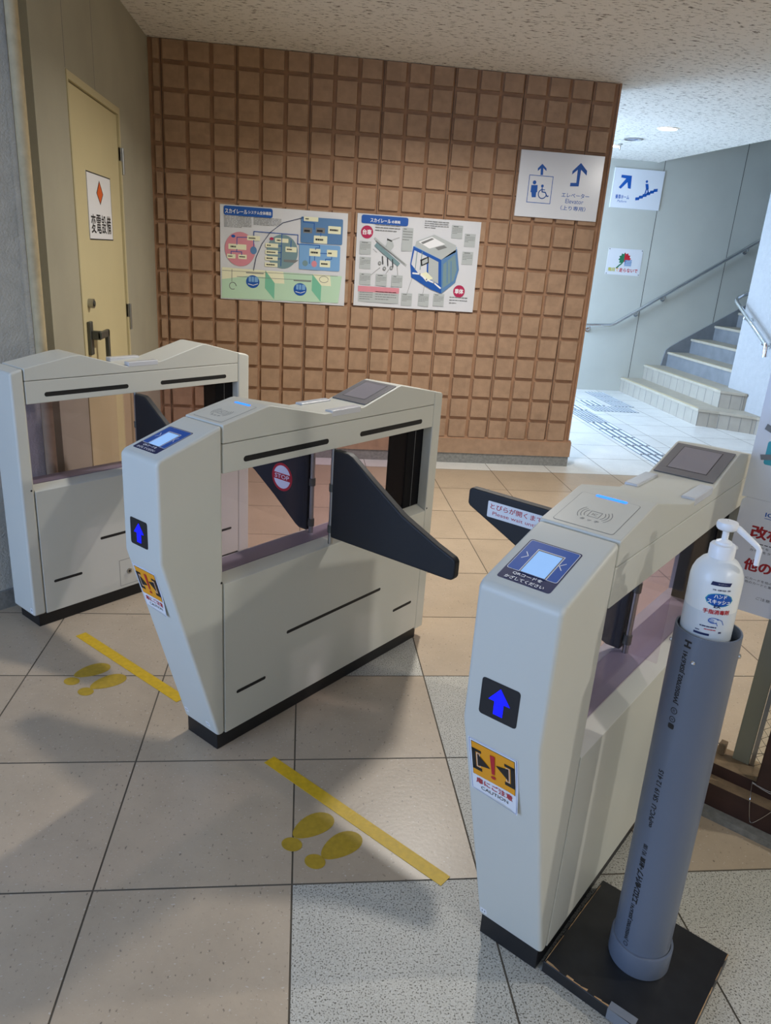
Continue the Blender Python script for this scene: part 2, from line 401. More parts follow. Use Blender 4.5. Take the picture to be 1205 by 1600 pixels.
# ---------------------------------------------------------------- ceiling
cm = MB()
cm.box(-3, 9, -2.2, 4.8, H, H+.12, M_CEIL)
cm.prism([(4.806, H+.003), (YF, H+.055), (YF, H+.2), (4.806, H+.2)], lambda p, t: (t, p[0], p[1]), -.6, 4.80, M_CEIL)
cm.prism([(4.80, H+.05), (5.96, 2.965), (9, 2.965), (9, 3.1), (4.80, 3.1)], lambda p, t: (p[0], t, p[1]), 4.806, YF, M_CEIL)
struct(cm.build('ceiling'), 'white fissured board ceiling', 'ceiling')

# ---------------------------------------------------------------- walls
wl = MB()
wl.box(XW-.25, XW, 1.70, 2.10, 0, H, M_WALL); wl.box(XW-.25, XW-.085, 1.50, 1.70, 0, H, M_WALL); wl.box(XW-.25, XW, 2.985, YB+.3, 0, H, M_WALL); wl.box(XW-.25, XW, 2.10, 2.985, 2.02, H, M_WALL)  # set-back strip beside the conduit shaped to give a dark shade band
wl.box(XW-.25, XW-.2, 2.10, 2.985, 0, 2.02, M_WALL)
for y in (2.10, 2.54): wl.box(XW, XW+.0006, y-.0012, y+.0012, 2.025, H, M_GREYINK)
struct(wl.build('wall_left'), 'greige painted wall with the cream door', 'wall')
# stucco wall at 45 degrees, running from the left wall towards the viewer
d0 = Vector((-.097, 1.545, 0))
dw = MB(); rotm = lambda a, b, z: d0+Vector((-Q, -Q, 0))*a+Vector((-Q, Q, 0))*b+Vector((0, 0, z))
dw.prism([(0, 0), (3.2, 0), (3.2, .2), (0.03, .2)], lambda p, t: rotm(p[0], p[1], t), 0, H, M_STUCCO)
struct(dw.build('wall_diagonal'), 'rough grey stucco wall set at an angle', 'wall')
db = MB(); db.prism([(0.02, -.012), (3.2, -.012), (3.2, 0), (0.02, 0)], lambda p, t: rotm(p[0], p[1], t), 0, .075, M_STONE)
struct(db.build('baseboard_diagonal'), 'dark stone skirting under the stucco wall', 'baseboard')
# brick wall
bw = MB(); XR = 2.865
bw.box(XW, XR, YB+.018, YB+.30, 0.0, H, M_BLOCKBACK)
def block(x0, x1, z0, z1):
    x0b, x1b, z0b, z1b = x0-.003, x1+.003, z0-.003, z1+.003
    V = [(x0, YB, z0), (x1, YB, z0), (x1, YB, z1), (x0, YB, z1), (x0b, YB+.02, z0b), (x1b, YB+.02, z0b), (x1b, YB+.02, z1b), (x0b, YB+.02, z1b)]
    bw.add(V, [(0,1,2,3), (0,4,5,1), (1,5,6,2), (2,6,7,3), (3,7,4,0)], M_BLOCK)
for j in range(16):
    z0 = .195+.1485*j; z1 = min(z0+.122, H-.004)
    if z1-z0 < .02: continue
    for i in range(19):
        block(.013+.1493*i, .013+.1493*i+.122, z0, z1)
    block(-.045, -.012, z0, z1)
bw.box(XR-.012, XR, YB+.002, YB+.018, .19, H, M_BLOCKBACK)
for i in range(0, 19, 3): bw.box(.013+.1493*i-.0155, .013+.1493*i-.0125, YB+.0165, YB+.018, .19, H, M_JOINT)
struct(bw.build('wall_brick'), 'brown wall of raised square concrete blocks', 'wall')
bs = MB(); bs.box(XW, XR+.018, YB-.012, YB+.018, .075, .183, M_BLOCK)
bs.prism([(YB-.012, .183), (YB+.018, .183), (YB+.018, .197)], lambda p, t: (t, p[0], p[1]), XW, XR+.018, M_BLOCKBACK)
bs.box(XW, XR+.012, YB-.004, YB+.018, 0, .075, M_STONE)
struct(bs.build('baseboard_brick'), 'plain band and grey stone plinth under the block wall', 'baseboard')
# far corridor wall
bk = MB(); bk.box(-.6, 9, YF, YF+.2, 0, 3.1, M_BACK)
for x in (4.888, 5.84, 3.94, 2.98): bk.box(x-.003, x+.003, YF-.0008, YF, 0, 3.1, M_JOINT)
struct(bk.build('wall_back'), 'pale painted corridor wall beside the stairs', 'wall')
# white stucco wall end beside the stairs
wr = MB(); wr.box(5.28, 9, 5.06, 5.86, 0, 3.1, M_WSTUCCO)
struct(wr.build('wall_right'), 'bright rough white stucco wall end beside the stairs', 'wall')
wh = MB(); wh.box(.6, 9, -3.8, -3.6, 0, H, M_WALL)  # added out of view to block sky light from behind right
struct(wh.build('wall_behind_added'), 'unseen greige wall added behind the viewer to hold back daylight', 'wall')
wo_ = MB(); wo_.box(6.6, 6.8, -3.6, 5.05, 0, H, M_WALL)  # added out of view to close off sky light from the right
struct(wo_.build('wall_outer_added'), 'unseen greige wall added at the far right to hold back daylight', 'wall')
# conduit in the corner
cp = MB().tube([(-.068, 1.528, 0), (-.068, 1.528, H)], .0205, M_PIPEP, 18)
tag(cp.build('conduit', smooth=True), 'beige painted vertical conduit pipe beside the grey stucco wall', 'pipe')

# ---------------------------------------------------------------- door
dr = bpy.data.objects.new('door_1', None); COL.objects.link(dr); dr.location = (XW, 2.54, 0)
struct(dr, 'cream steel door in the left wall', 'door')
def L(o): return o
off = Matrix.Translation((-XW, -2.54, 0))
def pbuild(mb, name, parent, **k):
    pm = parent.location
    mb.v = [(v[0]-pm[0], v[1]-pm[1], v[2]-pm[2]) for v in mb.v]
    return mb.build(name, parent, **k)
fmb = MB()
fmb.box(XW-.1, XW+.004, 2.10, 2.118, 0, 2.02, M_DFRAME); fmb.box(XW-.1, XW+.004, 2.955, 2.985, 0, 2.02, M_DFRAME); fmb.box(XW-.1, XW+.004, 2.118, 2.955, 1.99, 2.02, M_DFRAME)
fmb.box(XW-.05, XW-.02, 2.10, 2.985, 1.97, 1.99, M_JOINT)
pbuild(fmb, 'door_frame', dr)
pbuild(MB().box(XW-.05, XW-.006, 2.122, 2.950, .01, 1.984, M_DOOR), 'door_panel', dr, bevel=.002)
for z0, z1 in ((1.712, 1.838), (.923, 1.061)):
    hb = MB(); hb.box(XW-.004, XW+.006, 2.955, 2.985, (z0+z1)/2, z1, M_METAL); hb.tube([(XW+.009, 2.985, z0), (XW+.009, 2.985, z1)], .008, M_METAL, 12)
    hb.box(XW-.002, XW+.006, 2.985, 3.0, z0, z1, M_METAL)
    pbuild(hb, 'hinge', dr, smooth=True)
lk = MB(); lk.tube([(XW-.006, 2.235, 1.112), (XW+.018, 2.235, 1.112)], .021, M_METAL, 20); lk.tube([(XW+.018, 2.235, 1.112), (XW+.022, 2.235, 1.112)], .012, M_DKMETAL, 16)
pbuild(lk, 'lock_cylinder', dr, smooth=True)
hn = MB(); hn.box(XW-.006, XW+.010, 2.178, 2.226, .885, 1.035, M_DKMETAL); hn.box(XW+.008, XW+.05, 2.19, 2.216, .955, .995, M_DKMETAL)
hn.box(XW+.036, XW+.054, 2.19, 2.34, .958, .990, M_DKMETAL); hn.box(XW+.036, XW+.054, 2.312, 2.34, .845, .990, M_DKMETAL)
pbuild(hn, 'handle', dr, bevel=.004)
ds = MB(); ds.box(XW-.0058, XW-.0038, 2.318, 2.745, 1.385, 1.673, M_WHITE)
cv = Canvas(ds, plane_fn((XW-.0038, 2.318, 1.385), (0, 1, 0), (0, 0, 1)))
# the viewer sees the plane from +x: u runs towards +y (to the right in the photo)
cv.frame(0, 0, .427, .288, .005, M_INK); cx = .215
cv.poly([(cx, .155), (cx+.060, .205), (cx, .262), (cx-.060, .205)], M_INK, 2); cv.poly([(cx, .163), (cx+.050, .205), (cx, .254), (cx-.050, .205)], M_DORANGE, 3)
for i, ch in enumerate('変電設備'): cv.text(ch, .035+i*.092, .028, .035+i*.092+.082, .112, M_INK, 2, bold=.016)
tag(ds.build('door_sign'), 'white substation sign with orange diamond on the cream door', 'sign')

# ---------------------------------------------------------------- stairs
st = thing('staircase', 'tiled staircase climbing to the right along the far corridor wall', 'stairs', (4.78, 6.5, 0))
def sb(mb, name, **k): return pbuild(mb, name, st, **k)
prof1 = [(4.80, YF-.003), (4.80, 5.49), (4.965, 5.40), (5.235, 5.19), (5.279, 5.12), (5.279, 5.87), (5.7, 5.87), (5.7, YF-.003)]
prof2 = [(5.07, YF-.003), (5.07, 5.625), (5.255, 5.50), (5.279, 5.49), (5.279, 5.87), (5.7, 5.87), (5.7, YF-.003)]
for pr, z0 in ((prof1, 0), (prof2, .17)):
    s_ = MB(); s_.prism(pr, lambda p, t: (p[0], p[1], t), z0, z0+.145, M_RISER)
    ov = [(x-.012 if k < 2 else (x-.008 if k < 4 else x), (y-.010 if 1 <= k < 4 else y)) for k, (x, y) in enumerate(pr)]
    s_.prism(ov, lambda p, t: (p[0], p[1], t), z0+.145, z0+.17, M_TREAD)
    x = pr[0][0]
    y = YF-.1
    while y > pr[1][1]+.03:
        s_.box(x-.0012, x, y-.002, y+.002, z0, z0+.145, M_GREYINK); y -= .155
    # joints of the turned end faces
    for (a, b) in zip(pr[1:4], pr[2:5]):
        A, B = Vector((*a, 0)), Vector((*b, 0)); Ln = (B-A).length; k = int(Ln/.1)
        nn = Vector((-(B-A).y, (B-A).x, 0)).normalized()
        if nn.y > 0: nn = -nn
        for q in range(0, k+1):
            P = A+(B-A)*min(1, q*.1/Ln+.02); t_ = (B-A).normalized()*.002
            s_.add([P-t_+nn*.0012, P+t_+nn*.0012, P+t_+nn*.0012+Vector((0, 0, .145)), P-t_+nn*.0012+Vector((0, 0, .145))], [(0, 1, 2, 3)], M_GREYINK)
            for vi in range(-4, 0): s_.v[vi] = (s_.v[vi][0], s_.v[vi][1], s_.v[vi][2]+z0)
    s_.box(x-.013, x+.03, pr[1][1]+.05, YF-.02, z0+.170, z0+.1706, M_NOSE)
    sb(s_, 'step')
for i in range(2, 14):
    x = 4.80+.268*i; z0 = .17*i; s_ = MB()
    s_.box(x, x+.8 if i < 13 else x+1.5, 5.862, YF-.002, max(0, z0-.05) if i > 2 else z0, z0+.145, M_STAIRC)
    s_.box(x-.012, x+.8 if i < 13 else x+1.5, 5.862, YF-.002, z0+.145, z0+.17, M_TREAD)
    s_.box(x-.0125, x+.03, 5.87, YF-.05, z0+.170, z0+.1706, M_NOSE)
    sb(s_, 'step')
s_ = MB(); s_.prism([(5.27, .34), (5.30, .53), (5.36, .58), (8.4, 2.48), (8.4, 2.2), (5.6, .34)], lambda p, t: (p[0], t, p[1]), YF-.02, YF-.001, M_STAIRC)
sb(s_, 'skirting')

# ---------------------------------------------------------------- tactile paving
def tactile(x, y, bars, w=.24, l=.29):
    mb = MB(); mb.box(0, w, 0, l, 0.0, .0015, M_TACT)
    if bars:
        for k in range(4): mb.box(.012+k*.062, .012+k*.062+.024, .012, l-.012, .0015, .006, M_TACTB)
    else:
        for a in range(6):
            for b in range(7):
                cx_, cy_ = .02+a*.04, .02+b*.0415
                mb.prism([(cx_+.011*math.cos(k*math.pi/4), cy_+.011*math.sin(k*math.pi/4)) for k in range(8)], lambda p, t: (p[0], p[1], t), .0015, .006, M_TACTB)
    o = mb.build('tactile_block'); o.location = (x, y, 0); return o
first = tactile(3.648, 5.13, True)
tag(first, 'raised bar tactile paving block in the guiding line towards the gates', 'tactile paving', 'bar tactile blocks in the guiding line')
for k in range(1, 7):
    o = first.copy(); COL.objects.link(o); o.location = (3.648, 5.13-.30*k, 0)
fd_ = tactile(3.648, 5.43, False)
tag(fd_, 'raised dot tactile paving block in the corridor near the stairs', 'tactile paving', 'dot tactile blocks near the stairs')
for (x, y) in ((3.648, 5.73), (3.96, 6.02), (4.21, 6.02), (4.29, 6.33), (4.29, 6.63), (4.29, 6.93)):
    o = fd_.copy(); COL.objects.link(o); o.location = (x, y, 0)
for (x, y) in ((3.648, 6.03), (3.96, 6.33)):
    o = first.copy(); COL.objects.link(o); o.location = (x, y, 0)
    o['label'] = 'raised bar tactile paving block beyond the dotted blocks'; o['group'] = 'bar tactile blocks beyond the dots'

# ---------------------------------------------------------------- handrails
def rail(name, label, pts, brk, r=.020):
    t = thing(name, label, 'handrail', pts[0]); mb = MB()
    mb.tube(pts, r, M_CHROME, 14); pbuild(mb, 'rail', t, smooth=True)
    for a, b in brk:
        m2 = MB(); A, B = Vector(a), Vector(b)
        m2.tube([A, A+Vector((0, 0, -.045)), (A+B)/2+Vector((0, 0, -.06)), B+Vector((0, 0, -.06))], .008, M_CHROME, 10)
        d = (B-A).normalized(); m2.tube([B+Vector((0, 0, -.06))-d*.012, B+Vector((0, 0, -.06))], .028, M_CHROME, 18)
        pbuild(m2, 'bracket', t, smooth=True)
    return t
yr = YF-.075
def bend(a, b, c, n=5, k=.1):
    a, b, c = Vector(a), Vector(b), Vector(c); p = b+(a-b).normalized()*k; q = b+(c-b).normalized()*k
    return [p*(1-t)**2+b*2*t*(1-t)+q*t*t for t in [i/n for i in range(n+1)]]
A_, B_, C_ = (4.22, yr, .775), (4.54, yr, .79), (6.9, yr, 2.32)
rail('wall_handrail', 'long steel handrail sloping up the pale far corridor wall', [A_]+bend(A_, B_, C_, k=.05)+[C_],
     [((4.27, yr, .775), (4.27, YF, .775)), ((4.84, yr, .985), (4.84, YF, .985)), ((5.14, yr, 1.18), (5.14, YF, 1.18)), ((6.05, yr, 1.77), (6.05, YF, 1.77))])
P0, P1, P2, P3 = (6.6, 5.93, 1.95), (5.19, 5.93, 1.21), (5.19, 5.25, .845), (5.19, 5.235, .73)
rail('end_handrail', 'short steel handrail wrapping around the white stucco wall end', [P0]+bend(P0, P1, P2, k=.06)+bend(P1, P2, P3, k=.02)+[P3],
     [((5.19, 5.70, 1.085), (5.28, 5.70, 1.085)), ((5.19, 5.33, .885), (5.28, 5.33, .885))])
wb = MB().box(5.235, 5.279, 4.9, 5.14, .43, 1.7, M_WOODR)
tag(wb.build('wooden_board', bevel=.003), 'red brown wooden board hanging at the white stucco wall end', 'board')

# ---------------------------------------------------------------- signs on the walls
def panel_sign(name, label, x0, x1, z0, z1, y, th=.012, mt=M_SIGNW):
    t = thing(name, label, 'sign', ((x0+x1)/2, y, z0))
    mb = MB(); mb.box(x0, x1, y-th, y, z0, z1, mt); pbuild(mb, 'panel', t, bevel=.001)
    return t, plane_fn((x0, y-th, z0), (1, 0, 0), (0, 0, 1))
t, fn = panel_sign('elevator_sign', 'large white elevator sign with blue arrows high on the block wall', 2.256, 2.818, 1.705, 2.103, YB)
W_, H_ = .562, .398
# crop px -> panel metres (crop [780,180,1205,540], scale 2.835)
def pe(x, y): return ((x-95+(y-152)*.107)/372*W_, (1-((y-152)-(x-95)*.072)/305)*H_)
def px(c, pts, mt, k, f): c.poly([f(*p) for p in pts], mt, k)
mb = MB(); c = Canvas(mb, fn)
px(c, [(178,266),(189,266),(190,234),(204,248),(204,236),(186,215),(166,236),(166,248),(179,236)], M_SIGNB, 1, pe)
px(c, [(330,316),(349,316),(358,240),(383,266),(385,245),(357,209),(320,246),(318,262),(343,240),(338,300),(312,300),(310,316)][::1], M_SIGNB, 1, pe)
pbuild(mb, 'arrow', t)
mb = MB(); c = Canvas(mb, fn)
a, b = pe(116, 390), pe(236, 272)
c.frame(a[0], a[1]-.002, b[0], b[1], .004, M_SIGNB)
c.oval(*pe(152, 300), .012, .012, M_SIGNB)
px(c, [(138,312),(166,312),(164,345),(160,345),(158,368),(140,368),(138,345),(134,345)], M_SIGNB, 1, pe)
c.oval(*pe(187, 316), .009, .009, M_SIGNB)
c.line([pe(186, 325), pe(186, 343), pe(200, 345), pe(208, 364), pe(214, 362)], .007, M_SIGNB); c.line([pe(186, 333), pe(198, 334)], .005, M_SIGNB)
c.arc(*pe(187, 353), .027, 100, 350, .006, M_SIGNB)
pbuild(mb, 'pictogram', t)
mb = MB(); c = Canvas(mb, fn)
def tx(c, s, x0, y1, x1, y0, mt, f, bold=0, k=1):
    a, b = f(x0, y1), f(x1, y0); ya = (f(x0, y1)[1]+f(x1, y1)[1])/2; yb = (f(x0, y0)[1]+f(x1, y0)[1])/2
    c.text(s, a[0], ya, b[0], yb, mt, k, bold)
tx(c, 'エレベーター', 272, 370, 400, 348, M_SIGNB, pe, .015)
tx(c, 'Elevator', 290, 397, 374, 376, M_SIGNB, pe)
tx(c, '（上り専用）', 268, 430, 384, 408, M_SIGNB, pe, .012)
pbuild(mb, 'lettering', t)

t, fn = panel_sign('platform_sign', 'white platform sign with slanted blue arrow and stair climber on far corridor wall', 4.312, 4.90, 2.083, 2.497, YF)
def pp(x, y): return ((x-515+(y-232)*.14)/220*.588, (1-((y-232)-(x-515)*.066)/175)*.414)
mb = MB(); c = Canvas(mb, fn)
px(c, [(530,318),(538,325),(568,296),(570,322),(582,325),(587,268),(542,264),(540,276),(562,280)], M_SIGNB, 1, pp)
pbuild(mb, 'arrow', t)
mb = MB(); c = Canvas(mb, fn)
for i in range(6): px(c, [(603+i*16,375-i*7.5),(621+i*16,373-i*7.5),(622+i*16,360-i*7.5),(604+i*16,362-i*7.5)], M_SIGNB, 1, pp)
c.oval(*pp(653, 292), .014, .014, M_SIGNB)
px(c, [(647,302),(660,302),(662,325),(650,327)], M_SIGNB, 1, pp)
c.line([pp(652, 325), pp(646, 345)], .014, M_SIGNB); c.line([pp(657, 325), pp(661, 342)], .014, M_SIGNB)
pbuild(mb, 'pictogram', t)
mb = MB(); c = Canvas(mb, fn)
tx(c, '乗車ホーム', 514, 370, 578, 350, M_SIGNB, pp, .02); tx(c, 'Platform', 524, 384, 566, 374, M_SIGNB, pp)
pbuild(mb, 'lettering', t)

t, fn = panel_sign('no_running_sign', 'small white no running notice with red and green leaf on far corridor wall', 4.385, 4.805, 1.36, 1.652, YF, .003, M_PAPER)
mb = MB(); c = Canvas(mb, fn)
for side, mt in ((-1, M_DGREEN), (1, M_RED)):
    P = []
    for i in range(0, 11):
        a = math.radians(100+side*(-1)*0) ; th_ = math.radians(95 - side*i*15)
        r = .078 if i % 2 == 0 else .060
        P.append((.21+r*math.cos(th_), .178+r*.95*math.sin(th_)))
    P.append((.205, .15)); c.poly(P, mt, 1)
c.line([(.17, .12), (.125, .075)], .016, M_DGREEN)
c.rect(.215, .10, .30, .17, M_MIDB, 2)
for i in range(4): c.rect(.215+.006*i, .105+i*.017, .30, .109+i*.017, M_WHITE, 3)
pbuild(mb, 'emblem', t)
mb = MB(); c = Canvas(mb, fn)
c.text('階段', .03, .035, .115, .08, M_OLIVE, 1, .03); c.text('で', .12, .037, .155, .076, M_ORANGE, 1, .02); c.text('走らないで', .162, .032, .39, .08, M_RED, 1, .03)
pbuild(mb, 'lettering', t)
for x in (.012, .408):
    for z in (.012, .28): mb = MB(); Canvas(mb, fn).oval(x, z, .006, .006, M_DKMETAL); pbuild(mb, 'screw', t)

# ---- poster one (overall system)
def poster(name, label, x0, x1, z0, z1):
    t = thing(name, label, 'poster', ((x0+x1)/2, YB, z0))
    mb = MB(); nx = 24
    # laminated sheet, very slightly wavy
    V = []; 
    def fnp(x, y, h):
        wv = .0016*math.sin(x*19+.5)+.0012*math.sin(x*47+y*8)+.0006*math.sin(y*31)
        return Vector((x0+x, YB-.004-wv-h, z0+y))
    ny = 14
    for j in range(ny+1):
        for i in range(nx+1): V.append(fnp((x1-x0)*i/nx, (z1-z0)*j/ny, 0))
    n0 = len(V)
    for j in range(ny+1):
        for i in range(nx+1): V.append(fnp((x1-x0)*i/nx, (z1-z0)*j/ny, -.0008))
    F_ = []
    for j in range(ny):
        for i in range(nx):
            a = j*(nx+1)+i; F_.append((a, a+1, a+nx+2, a+nx+1)); F_.append((n0+a+nx+1, n0+a+nx+2, n0+a+1, n0+a))
    for i in range(nx):
        F_.append((n0+i, n0+i+1, i+1, i)); a = ny*(nx+1)+i; F_.append((a, a+1, n0+a+1, n0+a))
    mb.add(V, F_, M_PAPER)
    pbuild(mb, 'sheet', t, smooth=True)
    fl_ = lambda x, y, h: Vector((x0+x, YB-.0078-h, z0+y))
    return t, fl_
X0, X1, Z0, Z1 = .342, 1.158, 1.064, 1.643
t, fn = poster('system_poster', 'wall poster with pink circle and blue flow charts, left of the two posters', X0, X1, Z0, Z1)
def p1(x, y): return ((x-20-(y-58)*.02)/1140*(X1-X0), (1-((y-58)-(x-20)*.060)/838)*(Z1-Z0))
mb = MB(); c = Canvas(mb, fn)
def RR(x0_, y0_, x1_, y1_, mt, k, f, r=.004):
    a = f(x0_, y1_); b = f(x1_, y0_); c.rrect(min(a[0], b[0]), min(a[1], b[1]), max(a[0], b[0]), max(a[1], b[1]), r, mt, k)
RR(55,95,485,150,M_BLUE,1,p1,.012)
tx(c, 'スカイレール', 66, 140, 262, 100, M_WHITE, p1, .02, 2); tx(c, 'システム全体構造', 270, 147, 474, 116, M_WHITE, p1, .02, 2)
pbuild(mb, 'title_banner', t)
mb = MB(); c = Canvas(mb, fn)
a = p1(60,270); b = p1(300,165); c.scribble(a[0], a[1]+.01, b[0], b[1], 9, M_GREYINK, 1, .35)
a = p1(320,250); b = p1(565,180); c.scribble(a[0], a[1]+.01, b[0], b[1], 6, M_GREYINK, 1, .35)
pbuild(mb, 'small_print', t)
mb = MB(); c = Canvas(mb, fn)
# lower landscape band
a = p1(30,890); b = p1(1120,610); c.poly([p1(45,620), p1(1140,690), p1(1120,940), p1(45,890)], M_LGRN, 1)
c.poly([p1(45,610), p1(440,640), p1(440,700), p1(270,690), p1(45,720)], M_CREAM, 2)
c.poly([p1(60,735), p1(245,745), p1(240,890), p1(60,880)], M_LGRN, 2)
for xo in (0, 430):
    c.poly([p1(437+xo,640+xo*.07), p1(525+xo,755+xo*.05), p1(525+xo,905+xo*.05), p1(437+xo,800+xo*.05)], M_GRN, 2)
    c.poly([p1(437+xo,640+xo*.07), p1(600+xo,650+xo*.07), p1(615+xo,760+xo*.05), p1(525+xo,755+xo*.05)], M_CREAM, 2)
    c.poly([p1(525+xo,755+xo*.05), p1(615+xo,760+xo*.05), p1(610+xo,908+xo*.03), p1(525+xo,905+xo*.05)], M_LGRN, 3)
c.oval(*p1(205,450), .098, .105, M_PINK, 2)
c.oval(*p1(585,470), .100, .105, M_TEALP, 2)
RR(745,180,1120,385,M_MIDB,2,p1,.008); RR(740,415,1110,625,M_SKY,2,p1,.01)
for x_, y_, w_, h_ in ((765,165,130,30),(990,245,115,60),(865,330,120,60),(265,335,115,35),(100,410,160,38),(90,495,75,35),(190,500,75,35),(515,355,120,30),(430,400,115,30),(430,460,115,30),(430,515,115,30),(430,572,115,30),(612,430,100,40),(830,445,100,60),(990,455,95,55),(930,550,95,55)):
    RR(x_, y_, x_+w_, y_+h_, M_CREAM, 3, p1, .003); a = p1(x_+w_*.12, y_+h_*.62); b = p1(x_+w_*.88, y_+h_*.40); c.scribble(a[0], min(a[1], b[1]), b[0], max(a[1], b[1]), 1, M_INK, 4, .9)
for pts in ([(325,330),(325,292),(720,320),(720,400),(920,412),(920,435),(885,435),(885,450)],[(175,410),(175,345),(265,345)],[(325,370),(325,430)],[(175,450),(175,470)],[(125,495),(125,470),(220,475),(220,500)],[(575,315),(575,600)],[(545,420),(575,420)],[(545,478),(575,478)],[(545,534),(575,534)],[(660,370),(660,430)],[(762,165),(762,205),(862,215),(862,270)],[(925,300),(925,330)],[(930,482),(990,485)],[(835,510),(835,575)],[(1035,515),(1035,535),(980,535),(980,550)],[(880,510),(880,545)]):
    c.line([p1(*q) for q in pts], .0045, M_BLUE, 4)
c.oval(*p1(325,460), .021, .024, M_MIDB, 5); c.oval(*p1(878,578), .018, .02, M_PINK, 5); c.oval(*p1(795,572), .018, .018, M_TEALP, 5)
c.oval(*p1(142,335), .013, .009, M_BLUE, 5); c.oval(*p1(485,355), .013, .009, M_CRIMSON, 5)
for x_ in (765, 880): RR(x_, 258, x_+80, 300, M_GREYINK, 3, p1, .001); RR(x_+8, 275, x_+60, 290, M_INK, 4, p1, .001)
px(c, [(600,540),(735,545),(700,570),(600,560)], M_GREYINK, 4, p1)
c.line([p1(330,640), p1(350,520), p1(400,400), p1(470,300), p1(580,215), p1(760,168)], .004, M_NAVY, 5)
c.line([p1(50,640), p1(1100,690)], .0025, M_GREYINK, 4); c.line([p1(180,695), p1(860,730)], .0025, M_GREYINK, 4)
c.line([p1(135,630), p1(135,740)], .003, M_GREYINK, 4); c.arc(*p1(145,780), .022, 0, 300, .004, M_GREYINK, 4)
c.arc(*p1(975,720), .03, 0, 340, .003, M_GREYINK, 4, ry=.02)
pbuild(mb, 'diagram', t)
for xo, yo in ((0, 0), (435, 70)):
    mb = MB(); c = Canvas(mb, fn)
    c.oval(*p1(325+xo,742+yo), .043, .040, M_BLUE, 5); RR(288+xo,700+yo,372+xo,742+yo,M_SKY,6,p1,.004)
    for q in (312, 338): c.line([p1(q+xo,700+yo), p1(q+xo,745+yo)], .004, M_BLUE, 7)
    c.line([p1(285+xo,762+yo), p1(330+xo,775+yo), p1(370+xo,762+yo)], .004, M_WHITE, 7)
    c.line([p1(265+xo,660+yo), p1(420+xo,668+yo)], .006, M_GREYINK, 5)
    pbuild(mb, 'gondola_drawing', t)

# ---- poster two (vehicle)
X0b, X1b, Z0b, Z1b = 1.22, 2.042, 1.072, 1.650
t, fn = poster('vehicle_poster', 'wall poster with a big blue gondola cabin drawing, right of the two posters', X0b, X1b, Z0b, Z1b)
def p2(x, y): return ((x-80+(y-22)*.05)/1105*(X1b-X0b), (1-((y-22)-(x-80)*.064)/828)*(Z1b-Z0b))
mb = MB(); c = Canvas(mb, fn)
RR(112,60,527,108,M_BLUE,1,p2,.012)
tx(c, 'スカイレール', 190, 105, 372, 68, M_WHITE, p2, .02, 2); tx(c, 'の車両', 378, 112, 455, 84, M_WHITE, p2, .03, 2)
pbuild(mb, 'title_banner', t)
for cx_, cy_, s_ in ((162,186,'台車'), (1004,720,'車体')):
    mb = MB(); c = Canvas(mb, fn); c.oval(*p2(cx_, cy_), .040, .040, M_CRIMSON, 1)
    q = p2(cx_, cy_); c.text(s_, q[0]-.030, q[1]-.017, q[0]+.030, q[1]+.017, M_WHITE, 2, .03); pbuild(mb, 'round_caption', t)
mb = MB(); c = Canvas(mb, fn)
def SCR(x0_, y0_, x1_, y1_, rows, mt=M_GREYINK):
    a = p2(x0_, y1_); b = p2(x1_, y0_); lo, hi = sorted((a[1], b[1])); c.scribble(a[0], lo, b[0], hi, rows, mt, 2, .3)
SCR(232,120,455,180,3); SCR(670,90,890,150,4); SCR(915,770,1085,840,3)
for x_, y_, h_ in ((95,270,110),(92,410,100),(92,555,100),(238,565,100),(380,575,100),(468,150,200),(912,125,110),(1030,200,110),(1015,360,110),(470,740,110),(625,745,110),(765,745,110)):
    a = p2(x_, y_+h_); b = p2(x_+105, y_); c.rect(min(a[0], b[0]), min(a[1], b[1]), max(a[0], b[0]), max(a[1], b[1]), M_LTGREY, 1)
    SCR(x_+8, y_+22, x_+98, y_+22+h_*.45, 4); SCR(x_+20, y_+2, x_+85, y_+16, 1, M_INK)
a, b = p2(80,812), p2(455,690); c.rect(a[0], a[1], b[0], b[1], M_LTGREY, 1); a2, b2 = p2(80,712), p2(455,690); c.rect(a2[0], a2[1]-.004, b2[0], b2[1], M_PINK, 2); SCR(92,722,215,795,4); SCR(235,722,430,800,4)
pbuild(mb, 'small_print', t)
mb = MB(); c = Canvas(mb, fn)
c.line([p2(230,240), p2(512,480)], .012, M_LTGREY, 3); c.line([p2(240,262), p2(500,470)], .005, M_GREYINK, 4); c.line([p2(245,300), p2(440,470)], .026, M_TEALP, 3)
px(c, [(330,300),(350,245),(385,255),(400,310),(370,350),(335,330)], M_LTGREY, 4, p2); px(c, [(340,240),(385,262),(380,272),(340,255)], M_INK, 5, p2)
for q in ((275,462),(318,510),(380,505)): c.oval(*p2(*q), .011, .012, M_GREYINK, 4); c.oval(*p2(*q), .006, .006, M_LTGREY, 5)
for q in (300, 345, 390): c.line([p2(q, 400+(q-300)*.3), p2(q+4, 470+(q-300)*.3)], .006, M_INK, 4)
for pts in ([(385,255),(450,232)],[(215,335),(250,365)],[(195,570),(280,500)],[(525,740),(575,580)],[(670,745),(690,640)],[(330,560),(360,515)],[(440,570),(430,480)]): c.line([p2(*q) for q in pts], .002, M_GREYINK, 2)
pbuild(mb, 'bogie_drawing', t)
mb = MB(); c = Canvas(mb, fn)
px(c, [(575,310),(830,430),(970,320),(800,240)], M_SKY, 3, p2)
px(c, [(600,265),(760,205),(960,300),(960,360),(830,430),(590,310)], M_LTGREY, 4, p2)
px(c, [(620,270),(740,225),(860,290),(720,330)], M_WHITE, 5, p2); px(c, [(770,320),(850,300),(880,320),(800,345)], M_GREYINK, 6, p2); px(c, [(640,275),(740,235),(760,245),(660,290)], M_GREYINK, 6, p2)
